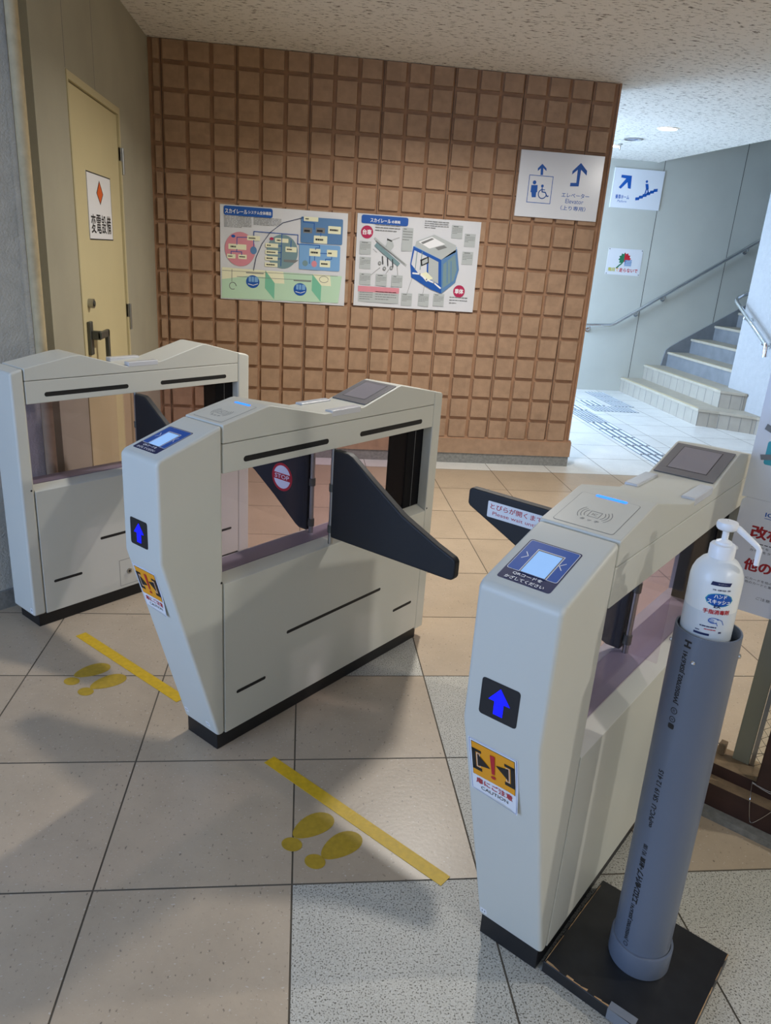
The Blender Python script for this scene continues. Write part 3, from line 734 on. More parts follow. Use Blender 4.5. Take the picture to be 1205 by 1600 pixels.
px(c, [(575,310),(830,430),(840,740),(740,700),(560,590),(550,470)], M_BLUE, 4, p2)
px(c, [(830,430),(970,330),(995,520),(965,640),(840,740)], M_MIDB, 4, p2)
px(c, [(585,345),(700,400),(700,600),(630,560),(560,470)], M_PAPER, 5, p2); px(c, [(715,405),(805,450),(810,650),(715,600)], M_LTGREY, 5, p2)
px(c, [(850,470),(955,380),(975,520),(950,620),(850,690)], M_TEALP, 5, p2)
px(c, [(640,430),(715,400),(718,460),(650,490)], M_INK, 6, p2); px(c, [(655,440),(705,415),(708,450),(660,475)], M_LTGREY, 7, p2)
for q in (885, 920): c.line([p2(q, 445), p2(q+6, 640)], .006, M_MIDB, 6)
for q in (610, 655): c.line([p2(q, 360), p2(q-15, 520)], .005, M_TEALP, 6)
px(c, [(600,595),(740,700),(840,740),(838,705),(745,660),(620,570)], M_BLUE, 6, p2)
c.line([p2(575,552), p2(640,560), p2(700,610), p2(770,640), p2(830,690)], .010, M_WHITE, 7)
px(c, [(640,560),(700,540),(760,600),(700,630)], M_CREAM, 6, p2)
pbuild(mb, 'cabin_drawing', t)

# ---------------------------------------------------------------- ceiling lamps
def downlight(x, y, z, lit, label, power=None, spread=180):
    t = thing('downlight', label, 'ceiling light', (x, y, z)); r = .075
    mb = MB(); mb.lathe([(r+.012, 0), (r+.012, -.004), (r, -.005), (r-.004, .0), ], (0, 0, 0), M_PUMP if lit else M_METAL, 32); mb.build('ring', t, smooth=True)
    mb = MB(); mb.lathe([(r-.002, -.001), (.001, -.002)], (0, 0, 0), M_LAMP if lit else M_CHROME, 32); mb.build('lens', t)
    if lit:
        l = bpy.data.lights.new('downlight_lamp', 'AREA'); l.shape = 'DISK'; l.size = .13; l.energy = power or LAMP_POWER; l.color = LAMP_COL; l.spread = math.radians(spread)
        o = bpy.data.objects.new('downlight_lamp', l); COL.objects.link(o); o.location = (x, y, z-.012)
downlight(1.68, 2.33, H, True, 'lit round downlight in the ceiling above the gates', 42, 150)
downlight(4.5, -.6, H, True, 'unseen round downlight added as fill at the near right of the hall', 60)  # added fill lamp out of view, brightens the right sides of the gates
downlight(2.9, -2.7, H, True, 'unseen round downlight added as fill behind the viewer', 30)  # second added fill lamp, out of view
downlight(3.84, 5.165, 2.537, True, 'lit round downlight, larger looking of the two lit ones over the corridor', 3)
downlight(3.85, 5.88, 2.551, False, 'unlit silver round downlight between the two lit corridor lamps')
downlight(3.86, 6.42, 2.562, True, 'lit round downlight half hidden behind the block wall edge', 3)
sp = MB(); sp.tube([(0, 0, 0), (0, 0, -.05)], .006, M_METAL, 10); sp.lathe([(.02, 0), (.02, -.006), (0.001, -.008)], (0, 0, 0), M_METAL, 16); sp.lathe([(.001, -.05), (.012, -.052), (.001, -.056)], (0, 0, 0), M_METAL, 12)
o = sp.build('ceiling_sprinkler', smooth=True); o.location = (3.88, 6.25, 2.559); tag(o, 'tiny hanging ceiling sprinkler just beyond the silver downlight', 'sprinkler')

# ---------------------------------------------------------------- ticket gates
def xz(p, t): return (p[0], t, p[1])
def slot(cv_, s0, s1, z, h=.008):
    cv_.rrect(s0, z-h, s1, z+h, h*.98, M_SLOT, 1)
def gate(label, loc, nose, sides, sticker=True, numbers=(), left_label=False, key=False, flaps='RL'):
    t = thing('ticket_gate', label, 'ticket gate', loc, math.pi/4, 'three ticket gates in a row')
    B = lambda mb, name, par=t, **k: mb.build(name, par, **k)
    # plinth
    B(MB().box(0, .967, .008, .147, 0, .052, M_BLACK), 'plinth', bevel=.002)
    # front cabinet
    if nose:
        P = [(-.002, .05), (.0225, .05), (.0225, .9725), (-.162, .914), (-.173, .904), (-.173, .645)]
    else:
        P = [(-.020, .05), (.0265, .05), (.0265, .967), (-.020, .955)]
    B(MB().prism(P, xz, 0, .155, M_SHELL), 'front_cabinet', bevel=.009, seg=4)
    # rear post
    e = .955
    B(MB().prism([(e, .04), (1.003 if nose else 1.018, .04), (1.003 if nose else 1.018, .955), (.998, .962), (e, .970)], xz, 0, .155, M_SHELL), 'rear_post', bevel=.008, seg=3)
    # top cover
    s0 = .0245 if nose else .0285
    if nose: P = [(s0, .9245), (s0, .9735), (.175, 1.005), (.188, 1.006), (.40, .958), (.575, .958), (.745, 1.006), (.760, 1.008), (.9535, .9705), (.9535, .9245)]
    else: P = [(s0, .9245), (s0, .967), (.205, 1.000), (.235, 1.002), (.42, .948), (.57, .958), (.770, 1.014), (.785, 1.014), (.9535, .9705), (.9535, .9245)]
    B(MB().prism(P, xz, 0, .155, M_SHELL), 'top_cover', bevel=.003)
    # beam with dark slots
    mb = MB(); mb.box(s0, .9535, .0005, .1545, .845, .923, M_SHELL)
    beam = B(mb, 'side_beam', bevel=.002)
    for o_, u_, sg in (((0, .0005, 0), (1, 0, 0), 1), ((0, .1545, 0), (-1, 0, 0), -1)):
        if sg > 0 and 'slots' not in sides: continue
        for a, b in ((.093, .421), (.563, .890)):
            mb = MB(); slot(Canvas(mb, plane_fn(o_, u_, (0, 0, 1))), *(sorted((a*sg, b*sg))), .8735); mb.build('vent_slot', beam)
    # lower cabinet: cross section in (n, z)
    nz = [(0, .05), (0, .530), (.038, .547), (.117, .547), (.155, .530), (.155, .05)]
    low = B(MB().prism(nz, lambda p, q: (q, p[0], p[1]), s0, .9535, M_SHELL), 'lower_cabinet', bevel=.0015)
    mb = MB(); mb.box(s0, .9535, .040, .115, .5472, .5492, M_SILL)
    B(mb, 'sill')
    if 'slots' in sides:
        for q_ in ((.264, .720, .291), (.802, .914, .174), (.066, .180, .170)):
            mb = MB(); slot(Canvas(mb, plane_fn((0, 0, 0), (1, 0, 0), (0, 0, 1))), *q_, .0055); mb.build('vent_slot', low)
        for q_ in (.015, .963):
            mb = MB(); Canvas(mb, plane_fn((0, 0, 0), (1, 0, 0), (0, 0, 1))).oval(q_, .538, .0035, .0035, M_SLOT, 2, 12); B(mb, 'screw_hole')
    if key:
        mb = MB(); c_ = Canvas(mb, plane_fn((0, 0, 0), (1, 0, 0), (0, 0, 1)))
        c_.frame(.338, .062, .46, .175, .0015, M_GREYINK, 1)
        pl = mb.build('service_hatch', low)
        mb = MB(); mb.tube([(.380, 0, .119), (.380, -.004, .119)], .011, M_METAL, 16); mb.tube([(.380, -.004, .119), (.380, -.0045, .119)], .005, M_SLOT, 10); mb.build('lock_cylinder', low, smooth=True)
    # black end box, glass panes, posts
    mb = MB(); mb.box(.862, .953, .036, .119, .549, .845, M_INNER); mb.box(.906, .9075, .0352, .036, .549, .845, M_GREYINK)
    B(mb, 'inner_box')
    mb = MB(); mb.box(s0, .860, .0375, .0400, .5475, .8455, M_GLASS)
    B(mb, 'glass_pane')
    mb = MB(); mb.box(s0, .436, .115, .1175, .5475, .8455, M_GLASS); mb.box(.466, .860, .115, .1175, .5475, .8455, M_GLASS)
    B(mb, 'glass_pane')
    for (s_, n_) in ((.452, .006), (.447, .088)):
        if (n_ < .05 and 'R' not in flaps) or (n_ > .05 and 'L' not in flaps): continue
        mb = MB(); mb.tube([(s_, n_, .535 if n_ < .04 else .548), (s_, n_, .8455)], .0075, M_METAL, 12)
        for z in (.585, .72): mb.tube([(s_, n_, z-.012), (s_, n_, z+.012)], .0105, M_DKMETAL, 12)
        B(mb, 'hinge_post', smooth=True)
    B(MB().box(.449, .452, .012, .083, .549, .8455, M_GLASS), 'cross_pane')
    # flap doors
    if 'R' in flaps:
        P = [(-.002, .843), (-.060, .843), (-.078, .836), (-.16, .782), (-.279, .708), (-.40, .656), (-.462, .634), (-.470, .624), (-.470, .578), (-.462, .568), (-.449, .566), (-.002, .560)]
        B(MB().prism(P, lambda p, q: (q, p[0], p[1]), .440, .466, M_BLACKP), 'flap_door', bevel=.006, seg=3)
    if 'L' in flaps:
        P = [(.098, .845), (.552, .849), (.560, .843), (.560, .806), (.554, .799), (.422, .736), (.349, .700), (.250, .636), (.150, .564), (.133, .556), (.098, .556)]
        fd = B(MB().prism(P, lambda p, q: (q, p[0], p[1]), .436, .462, M_BLACKP), 'flap_door', bevel=.006, seg=3)
        mb = MB(); c_ = Canvas(mb, plane_fn((.4358, 0, 0), (0, -1, 0), (0, 0, 1)))
        if left_label:
            c_.rrect(-.498, .785, -.19, .828, .003, M_WHITE, 1)
            c_.text('とびらが開くまでお待ちください', -.490, .808, -.205, .823, M_RED, 2, .015)
            c_.text('Please wait until the door opens', -.482, .790, -.222, .802, M_RED, 2, .005)
            o = mb.build('instruction_label', fd)
        else:
            c_.oval(-.213, .708, .047, .047, M_RED, 1); c_.oval(-.213, .708, .0385, .0385, M_WHITE, 2)
            c_.rect(-.254, .698, -.172, .720, M_RED, 3); c_.text('STOP', -.246, .702, -.180, .7165, M_WHITE, 4, .02)
            o = mb.build('stop_sticker', fd)
        o['label'] = 'white label with red writing' if left_label else 'round red STOP sticker'
    # lamp lenses in the dip
    for n0, n1 in ((-.0008, .030), (.125, .1558)):
        a = .430 if nose else .425
        B(MB().prism([(a, .9445), (a+.13, .9445), (a+.13, .9635), (a, .9635)], xz, n0, n1, M_FROST), 'signal_lens', bevel=.003)
    if nose:
        # arrow indicator
        mb = MB(); c_ = Canvas(mb, plane_fn((-.1731, 0, 0), (0, -1, 0), (0, 0, 1)))
        c_.rrect(-.124, .671, -.050, .743, .006, M_BLACK, 1); ind = B(mb, 'direction_indicator')
        mb = MB(); c_ = Canvas(mb, plane_fn((-.1731, 0, 0), (0, -1, 0), (0, 0, 1))); cx_ = -.087
        c_.poly([(cx_-.009, .681), (cx_+.009, .681), (cx_+.009, .706), (cx_+.021, .706), (cx_, .733), (cx_-.021, .706), (cx_-.009, .706)], M_ARROW, 3)
        o = mb.build('arrow', ind); o['label'] = 'glowing blue up arrow'
        # QR reader panel (slope from nose edge to seam)
        a = Vector((-.162, .914)); b = Vector((.0225, .9725)); d = (b-a).normalized()
        fq = plane_fn((a.x, 0, a.y), (0, -1, 0), (d.x, 0, d.y))
        q = lambda s_: (s_+.162)/d.x
        mb = MB(); c_ = Canvas(mb, fq)
        c_.rrect(-.136, q(-.149), -.038, q(-.036), .005, M_NAVY, 1); c_.rrect(-.1335, q(-.122), -.0405, q(-.0385), .004, M_WHITE, 2); c_.rrect(-.1325, q(-.121), -.0415, q(-.0395), .0035, M_BLUE, 3)
        c_.line([(-.124, q(-.09)), (-.116, q(-.081)), (-.124, q(-.072))], .0016, M_WHITE, 4); c_.line([(-.050, q(-.09)), (-.058, q(-.081)), (-.050, q(-.072))], .0016, M_WHITE, 4)
        c_.text('QRコードを', -.116, q(-.1335), -.062, q(-.1255), M_WHITE, 4, .03); c_.text('かざしてください', -.124, q(-.1455), -.052, q(-.1370), M_WHITE, 4, .03)
        qr = B(mb, 'code_reader_panel')
        mb = MB(); c_ = Canvas(mb, fq); c_.rect(-.110, q(-.1225), -.059, q(-.057), M_WHITE, 4); c_.rect(-.1085, q(-.1225), -.0605, q(-.0585), M_SCREENF, 5); c_.rect(-.1065, q(-.1215), -.0625, q(-.0615), M_READER, 6)
        o = mb.build('reader_window', qr); o['label'] = 'pale lit reader window'
        # IC touch panel
        a = Vector((.0245, .9735)); b = Vector((.175, 1.005)); d = (b-a).normalized()
        fi = plane_fn((a.x, 0, a.y), (0, -1, 0), (d.x, 0, d.y)); q2 = lambda s_: (s_-.0245)/d.x
        mb = MB(); c_ = Canvas(mb, fi)
        x0, x1, y0, y1 = -.136, -.020, q2(.035), q2(.157)
        c_.rrect(x0, y0, x1, y1, .006, M_GREYINK, 1); c_.rrect(x0+.0009, y0+.0009, x1-.0009, y1-.0009, .0055, M_SHELL, 2)
        cx_, cy_ = -.077, q2(.085)
        c_.frame(cx_-.011, cy_-.011, cx_+.011, cy_+.011, .0012, M_GREYINK, 3); c_.text('IC', cx_-.005, cy_-.004, cx_+.005, cy_+.004, M_GREYINK, 3)
        for k in range(3):
            c_.arc(cx_, cy_, .019+.006*k, -38, 38, .0012, M_GREYINK, 3, 8); c_.arc(cx_, cy_, .019+.006*k, 142, 218, .0012, M_GREYINK, 3, 8)
        c_.text('タ ッ チ', cx_-.018, q2(.058), cx_+.018, q2(.066), M_GREYINK, 3, .02)
        ic = B(mb, 'touch_panel')
        mb = MB(); c_ = Canvas(mb, fi); c_.rrect(-.108, q2(.1505), -.046, q2(.1585), .0035, M_LED, 4); o = mb.build('light_bar', ic); o['label'] = 'glowing blue light bar'
        # display
        a = Vector((.575, .958)); b = Vector((.745, 1.006)); d = (b-a).normalized()
        fs_ = plane_fn((a.x, 0, a.y), (0, -1, 0), (d.x, 0, d.y)); q3 = lambda s_: (s_-.575)/d.x
        mb = MB(); P = [(-.148, q3(.588)), (-.008, q3(.588)), (-.008, q3(.742)), (-.148, q3(.742))]
        mb.prism(P, lambda p, h: fs_(p[0], p[1], h), 0, .003, M_SCREENF)
        dp = B(mb, 'display', bevel=.0015)
        mb = MB(); c_ = Canvas(mb, lambda x, y, h: fs_(x, y, h+.003)); c_.rect(-.127, q3(.614), -.033, q3(.728), M_INK, 1); c_.rect(-.1255, q3(.6155), -.0345, q3(.7265), M_SCREEN, 2)
        mb.build('display_screen', dp)
        # caution sticker on the tapering front
        dd = Vector((-.171, .595)).normalized()
        fsl = plane_fn((-.002, 0, .05), (0, -1, 0), (dd.x, 0, dd.y)); vv = lambda z: (z-.05)/dd.y
        mb = MB()
        lv = vv(.475)
        cur = lambda x, y, h: fsl(x, y, h+.0004+max(0, (x+.075)/.03)**2*max(0, (lv+.06-y)/.06)*.006)
        c_ = Canvas(mb, cur)
        X0s, X1s, Y0s, Y1s = -.145, -.043, vv(.470), vv(.606)
        def sub(x0, y0, x1, y1, mt, k, n=6):
            for i in range(n):
                for j in range(n): c_.rect(x0+(x1-x0)*i/n, y0+(y1-y0)*j/n, x0+(x1-x0)*(i+1)/n, y0+(y1-y0)*(j+1)/n, mt, k)
        sub(X0s, Y0s, X1s, Y1s, M_WHITE, 1)
        c_.frame(X0s+.002, Y0s+.002, X1s-.002, Y1s-.002, .0008, M_BLUE, 2)
        O_ = (X0s+.007, Y0s+.046, X1s-.007, Y1s-.008)
        sub(O_[0]-.0008, O_[1]-.0008, O_[2]+.0008, O_[3]+.0008, M_INK, 3); sub(*O_, M_ORANGE, 4)
        wO, hO = O_[2]-O_[0], O_[3]-O_[1]; mxx = (O_[0]+O_[2])/2
        for sg in (-1, 1):
            ex = mxx+sg*wO/2
            c_.rect(min(ex, ex-sg*.008), O_[1]+hO*.22, max(ex, ex-sg*.008), O_[1]+hO*.80, M_INK, 6)
            c_.rect(min(ex, ex-sg*.020), O_[1]+hO*.74, max(ex, ex-sg*.020), O_[1]+hO*.82, M_INK, 6); c_.rect(min(ex, ex-sg*.020), O_[1]+hO*.18, max(ex, ex-sg*.020), O_[1]+hO*.28, M_INK, 6)
            c_.frame(*(sorted((ex-sg*.010, ex-sg*.017))[0], O_[1]+hO*.30, sorted((ex-sg*.010, ex-sg*.017))[1], O_[1]+hO*.72), .001, M_WHITE, 7)
            c_.poly([(ex-sg*.012, O_[1]+hO*.34), (ex-sg*.012, O_[1]+hO*.70), (ex-sg*.038, O_[1]+hO*(.42 if sg < 0 else .62))], M_INK, 8)
        c_.poly([(mxx-.005, O_[3]-.012), (mxx+.005, O_[3]-.012), (mxx+.003, O_[1]+.026), (mxx-.003, O_[1]+.026)], M_RED, 9); c_.oval(mxx, O_[1]+.017, .005, .004, M_RED, 9)
        c_.text('扉にご注意', X0s+.012, Y0s+.024, X1s-.012, Y0s+.040, M_RED, 4, .02); c_.text('CAUTION', X0s+.022, Y0s+.010, X1s-.022, Y0s+.019, M_INK, 4, .01)
        o = B(mb, 'caution_sticker'); o['label'] = 'orange and white door caution sticker'
        for (n_, z_, s_) in numbers:
            mb = MB(); c_ = Canvas(mb, fsl); c_.rect(-n_-.008, vv(z_)-.009, -n_+.008, vv(z_)+.009, M_WHITE, 1); c_.text(s_, -n_-.004, vv(z_)-.003, -n_+.004, vv(z_)+.003, M_INK, 2, .04)
            o = B(mb, 'number_sticker'); o['label'] = 'tiny white number sticker'
    else:
        mb = MB(); c_ = Canvas(mb, plane_fn((-.0201, 0, 0), (0, -1, 0), (0, 0, 1)))
        c_.rect(-.024, .062, -.007, .082, M_WHITE, 1); c_.text('8', -.018, .068, -.013, .077, M_INK, 2, .03); o = B(mb, 'number_sticker'); o['label'] = 'tiny white number sticker'
    return t
GO = {}
for k, n in (('M', -.130), ('R', -1.181), ('L', .915)): GO[k] = (.829*Q-n*Q, .829*Q+n*Q, 0)
gate('white ticket gate in the middle with a STOP sticker on its left flap', GO['M'], True, ['slots'], numbers=((.135, .085, '12'), (.035, .082, '12')))
gate('white ticket gate nearest the viewer, beside the grey pipe stand', GO['R'], True, [], numbers=((.140, .072, '11'),), left_label=True, flaps='L')
gate('white ticket gate by the cream door, leftmost, without a card reader', GO['L'], False, ['slots'], key=True, flaps='R')

# ---------------------------------------------------------------- floor tape and footprints
def gp(g_, s, n, z=0): o = GO[g_]; return (o[0]+Q*s-Q*n, o[1]+Q*s+Q*n, z)
def strip(name, label, a, b, wd, grp=None):
    a, b = Vector((*a, 0)), Vector((*b, 0)); d = (b-a).normalized(); n_ = Vector((-d.y, d.x, 0))*wd/2
    mb = MB(); mb.prism([(0, 0), (1, 0), (1, 1), (0, 1)], lambda p, t: (a-n_ if p == (0, 0) else b-n_ if p == (1, 0) else b+n_ if p == (1, 1) else a+n_)+Vector((0, 0, t)), 0.0002, .0011, M_YTAPE)
    return tag(mb.build(name), label, 'floor tape', grp)
strip('floor_tape', 'yellow tape strip on the floor in front of the middle and nearest gates', (.826, .451), (1.266, -.006), .038)
strip('floor_tape', 'yellow tape strip on the floor between the leftmost and middle gates', (.097, 1.183), (.530, .756), .040)
def foot(gk, n_sole, n_heel, skew, label):
    mb = MB()
    def sh(s, n, rs, rn, k=0):
        P = []
        for i in range(28):
            a = 2*math.pi*i/28; ps, pn = rs*math.cos(a), rn*math.sin(a)
            if k: pn *= (1+.22*math.cos(a))
            P.append((s+ps, n+pn+ps*skew))
        mb.prism(P, lambda p, t: gp(gk, p[0], p[1], t), .0002, .0009, M_YFOOT)
    sh(-.026, n_sole, .060, .036, 1); sh(-.107, n_heel, .0225, .0262)
    tag(mb.build('footprint_sticker'), label, 'footprint sticker')
foot('R', .640, .634, -.12, 'worn yellow left footprint sticker by the tape nearest the viewer')
foot('R', .541, .553, -.10, 'worn yellow right footprint sticker by the tape nearest the viewer')
foot('M', .645, .632, -.12, 'worn yellow left footprint sticker by the tape between leftmost and middle gates')
foot('M', .546, .545, -.10, 'worn yellow right footprint sticker by the tape between leftmost and middle gates')

# ---------------------------------------------------------------- sanitizer stand
PC = Vector((1.640, -.243, 0))
stt = thing('pipe_stand', 'grey plastic pipe stand on a black square board holding the sanitizer bottle', 'stand', tuple(PC))
O_R = Vector(GO['R'])
def rl(s, n, z): return Vector(gp('R', s, n, z))-PC
mb = MB(); mb.prism([(.006, -.004), (.300, -.010), (.296, -.300), (-.004, -.292)][::1], lambda p, t: rl(p[0], p[1], t), 0, .029, M_BOARD)
brd = mb.build('base_board', stt, bevel=.0015)
mb = MB(); random.seed(3)
def chip(p, q, w0, w1, n=14):
    for i in range(n):
        if random.random() < .25: continue
        a = i/n; b = (i+1)/n; A = Vector(p)*(1-a)+Vector(q)*a; Bv = Vector(p)*(1-b)+Vector(q)*b
        d = (Bv-A).normalized(); nn = Vector((-d.y, d.x)); wa, wb_ = random.uniform(w0, w1), random.uniform(w0, w1)
        mb.add([rl(*A, .0296), rl(*Bv, .0296), rl(*(Bv+nn*wb_), .0296), rl(*(A+nn*wa), .0296)], [(0, 1, 2, 3)], M_RAWWOOD)
chip((.300, -.014), (.010, -.008), -.0006, -.0022); chip((-.002, -.290), (.007, -.010), -.001, -.006, 18); chip((.294, -.298), (.002, -.291), .0006, .0025)
mb.build('chipped_edge', brd)
mb = MB(); mb.prism([(-.001, -.15), (.018, -.15), (.018, -.205), (-.001, -.205)], lambda p, t: rl(p[0], p[1], t), .0296, .0302, M_TAPE)
mb.prism([(-.0022, -.15), (-.0012, -.15), (-.0032, -.205), (-.0042, -.205)], lambda p, t: rl(p[0], p[1], t), .004, .0302, M_TAPE)
mb.build('clear_tape', brd)
R_ = .057
mb = MB(); mb.lathe([(R_-.004, .05), (R_-.004, .812), (R_-.0035, .814), (R_-.0005, .814), (R_, .812), (R_, .04)], (0, 0, 0), M_PVC, 56)
tube = mb.build('pipe', stt, smooth=True)
mb = MB(); mb.lathe([(.001, .029), (.061, .029), (.0625, .033), (.0625, .082), (.0615, .085), (R_, .0855)], (0, 0, 0), M_PVC, 56)
mb.build('pipe_collar', stt, smooth=True)
vd = Vector((CAM.x-PC.x, CAM.y-PC.y, 0)).normalized(); va = math.atan2(vd.y, vd.x)
def cyl(R, c=(0, 0), a0=None):
    # x metres along the surface to the viewer's right, y height
    return lambda x, y, h: Vector((c[0]+(R+h)*math.cos(va+x/R), c[1]+(R+h)*math.sin(va+x/R), y))
cf = cyl(R_)
mb = MB(); vfn = lambda x, y, h: cf(-.0275-y, x, h)     # writing that climbs the pipe: letter tops face left
c = Canvas(mb, vfn, .0003)
def vt(s, z0, z1, hgt=.0085, bold=.02, dx=0): c.text(s, z0, -hgt/2+dx, z1, hgt/2+dx, M_INK, 1, bold)
vt('H', .788, .802, .014, .06); vt('JW0507002 JISK6741', .672, .780, .012, .035)
c.arc(.658, 0, .006, 0, 360, .0014, M_INK, 1); c.text('W', .6545, -.003, .6615, .003, M_INK); c.arc(.640, 0, .0055, 0, 360, .0014, M_INK, 1); c.text('A', .6375, -.003, .6425, .003, M_INK)
c.rrect(.620, -.006, .631, .006, .003, M_INK)
vt('∞PVC-U  SR19 12 415', .395, .528, .011, .03)
vt('VU 100', .325, .352, .010, .03); vt('+耐震', .290, .320, .012, .04); vt('エスロン®パイプ', .205, .288, .016, .05); vt('JW0507002 JISK6741', .105, .200, .011, .035)
c.arc(.096, 0, .0045, 0, 360, .0014, M_INK, 1)
o = mb.build('printed_lettering', tube); o['label'] = 'black printed lettering running up the pipe'
for x, z in ((-.012, .765), (.086, .775), (-.086, .775)):
    mb = MB(); p = cf(x, z, 0); d = Vector((p.x, p.y, 0)).normalized(); mb.tube([p, p+d*.002, p+d*.004], [.0045, .0042, .002], M_CHROME, 12); mb.build('screw', tube, smooth=True)

# bottle
tilt = Matrix.Rotation(-.0146, 4, Vector((.562, .827, 0)))
BC = PC+tilt@Vector((-.0045, .003, .66))
bt = thing('sanitizer_bottle', 'translucent white hand sanitizer pump bottle standing in the grey pipe', 'bottle', tuple(BC))
rb = .0438
mb = MB(); prof = [(.001, 0), (rb-.006, 0), (rb, .006), (rb, .185), (rb, .20), (rb, .252), (rb-.0015, .262), (rb-.006, .274), (rb-.014, .2845), (rb-.022, .290), (.0195, .292)]
mb.lathe(prof, (0, 0, 0), M_BOTTLE, 56, [M_BOTTLEF]*4+[M_BOTTLE]*6)
body = mb.build('bottle_body', bt, smooth=True, ang=.9)
lf = cyl(rb); lf2 = lambda x, y, h: lf(x+.0125, y-.640, h)
mb = MB(); c = Canvas(mb, lf2, .0002)
def wrect(x0, y0, x1, y1, mt, k, n=6, sk=0):
    for i in range(n):
        a, b = x0+(x1-x0)*i/n, x0+(x1-x0)*(i+1)/n; c.poly([(a, y0), (b, y0), (b+sk, y1), (a+sk, y1)], mt, k)
wrect(-.018, .892, .014, .899, M_NAVY, 1, 6, .002); c.text('サニタリー', -.006, .8945, .008, .8965, M_WHITE, 3)
c.ovalgrid(.001, .866, .0235, .0125, M_TEAL, 1, 12); c.ovalgrid(.001, .866, .0215, .0115, M_SIGNB, 2, 12)
c.text('手指・皮膚の洗浄・消毒', -.013, .883, .016, .886, M_NAVY, 3, .02)
c.text('ハンド', -.009, .869, .012, .8765, M_WHITE, 4, .04); c.text('スキッシュ', -.018, .8585, .020, .867, M_WHITE, 4, .04)
c.text('EX', -.006, .851, .005, .857, M_NAVY, 4, .05)
c.text('手指消毒剤', -.022, .839, .022, .848, M_RED, 4, .03)
c.arc(-.002, .827, .008, 20, 320, .0012, M_SIGNB, 4, ry=.005); c.line([(.004, .831), (.012, .828), (.016, .820)], .001, M_SIGNB, 4); c.line([(-.008, .824), (.004, .822), (.006, .818)], .001, M_SIGNB, 4); c.line([(-.009, .829), (-.001, .828)], .001, M_SIGNB, 4); c.line([(-.009, .826), (-.001, .825)], .001, M_SIGNB, 4)
c.scribble(-.022, .813, .018, .8155, 1, M_NAVY, 4, .8); c.scribble(-.014, .808, .012, .810, 1, M_RED, 4, .8)
wrect(-.030, .797, -.004, .801, M_NAVY, 4); c.scribble(-.028, .804, -.012, .806, 1, M_NAVY, 4, .8); c.scribble(.010, .803, .020, .807, 1, M_NAVY, 4, .8)
o = mb.build('bottle_label', body); o['label'] = 'blue and red printed bottle label'
bt.rotation_euler = tilt.to_euler(); tube.rotation_euler = tilt.to_euler()
z0 = .290
mb = MB(); mb.lathe([(.0195, z0), (.0215, z0+.001), (.0215, z0+.021), (.0195, z0+.024), (.0135, z0+.025), (.0130, z0+.029), (.0090, z0+.031), (.0055, z0+.033)], (0, 0, 0), M_PUMP, 36); 
for k in range(5):
    a = va+math.pi*.62+k*.18; mb.tube([(.021*math.cos(a), .021*math.sin(a), z0+.018), (.0245*math.cos(a), .0245*math.sin(a), z0+.019)], .0028, M_PUMP, 8)
mb.build('screw_cap', bt, smooth=True)
mb = MB(); mb.lathe([(.0055, z0+.030), (.0055, z0+.052)], (0, 0, 0), M_PUMP, 24)
mb.lathe([(.001, z0+.050), (.0055, z0+.050), (.015, z0+.051), (.0175, z0+.054), (.0180, z0+.060), (.0165, z0+.0645), (.012, z0+.066), (.001, z0+.0665)], (0, 0, 0), M_PUMP, 36)
mb.build('pump_head', bt, smooth=True, ang=.8)
mb = MB(); ra = va+math.radians(86); rd = Vector((math.cos(ra), math.sin(ra), 0))
pts = [rd*.010+Vector((0, 0, z0+.058)), rd*.018+Vector((0, 0, z0+.056)), rd*.052+Vector((0, 0, z0+.032)), rd*.056+Vector((0, 0, z0+.027)), rd*.056+Vector((0, 0, z0-.001))]
mb.tube(pts, [.0062, .0058, .0048, .0047, .0042], M_PUMP, 14); mb.build('nozzle', bt, smooth=True)
mb = MB().tube([(0, 0, z0+.002), (0, 0, z0-.010)], .004, M_LTGREY, 10)

# ---------------------------------------------------------------- barrier with notice boards to the right
RZ = math.pi/4
def rthing(name, label, cat, s, n): return thing(name, label, cat, gp('R', s, n), RZ)
cb = MB().box(.735, .95, -1.4, -.02, 0, .020, M_STONE).build('concrete_sill'); cb.location = GO['R']; cb.rotation_euler = (0, 0, RZ)
tag(cb, 'low grey concrete sill under the wooden beams at the right', 'sill')
for s0_, s1_, z0_, z1_, lb in ((.765, .808, .0205, .091, 'front lower wooden beam with paler top at the foot of the barrier'), (.8085, .905, .0205, .127, 'rear higher wooden beam with paler top at the foot of the barrier')):
    mb = MB(); mb.box(s0_, s1_, -1.3, -.035, z0_, z1_-.0008, M_WOODD); mb.box(s0_, s1_, -1.3, -.035, z1_-.0008, z1_, M_WOODL)  # dark body with a thin paler top layer
    o = mb.build('wooden_beam'); o.location = GO['R']; o.rotation_euler = (0, 0, RZ); tag(o, lb, 'beam')
o = MB().box(.86, .89, -.112, -.094, .1275, .16, M_WOODL).build('wood_block', bevel=.001); o.location = GO['R']; o.rotation_euler = (0, 0, RZ)
tag(o, 'small pale wood block on the rear beam, partly behind the pipe', 'wood block')
o = MB().box(.868, .882, -.177, -.134, .1275, 1.6, M_POSTG).build('steel_post', bevel=.001); o.location = GO['R']; o.rotation_euler = (0, 0, RZ)
tag(o, 'flat grey green upright post behind the white notice boards', 'post')
pn = rthing('wired_glass_panel', 'clear wired glass panel between the grey post and brown post', 'glass panel', 0, 0)
mb = MB(); mb.box(.872, .878, -.190, -.179, .1275, 1.6, M_METAL); mb.build('metal_edge', pn)
mb = MB(); mb.box(.8735, .8775, -.95, -.190, .1275, 1.6, M_WGLASS); gl = mb.build('glass', pn)
mb = MB()
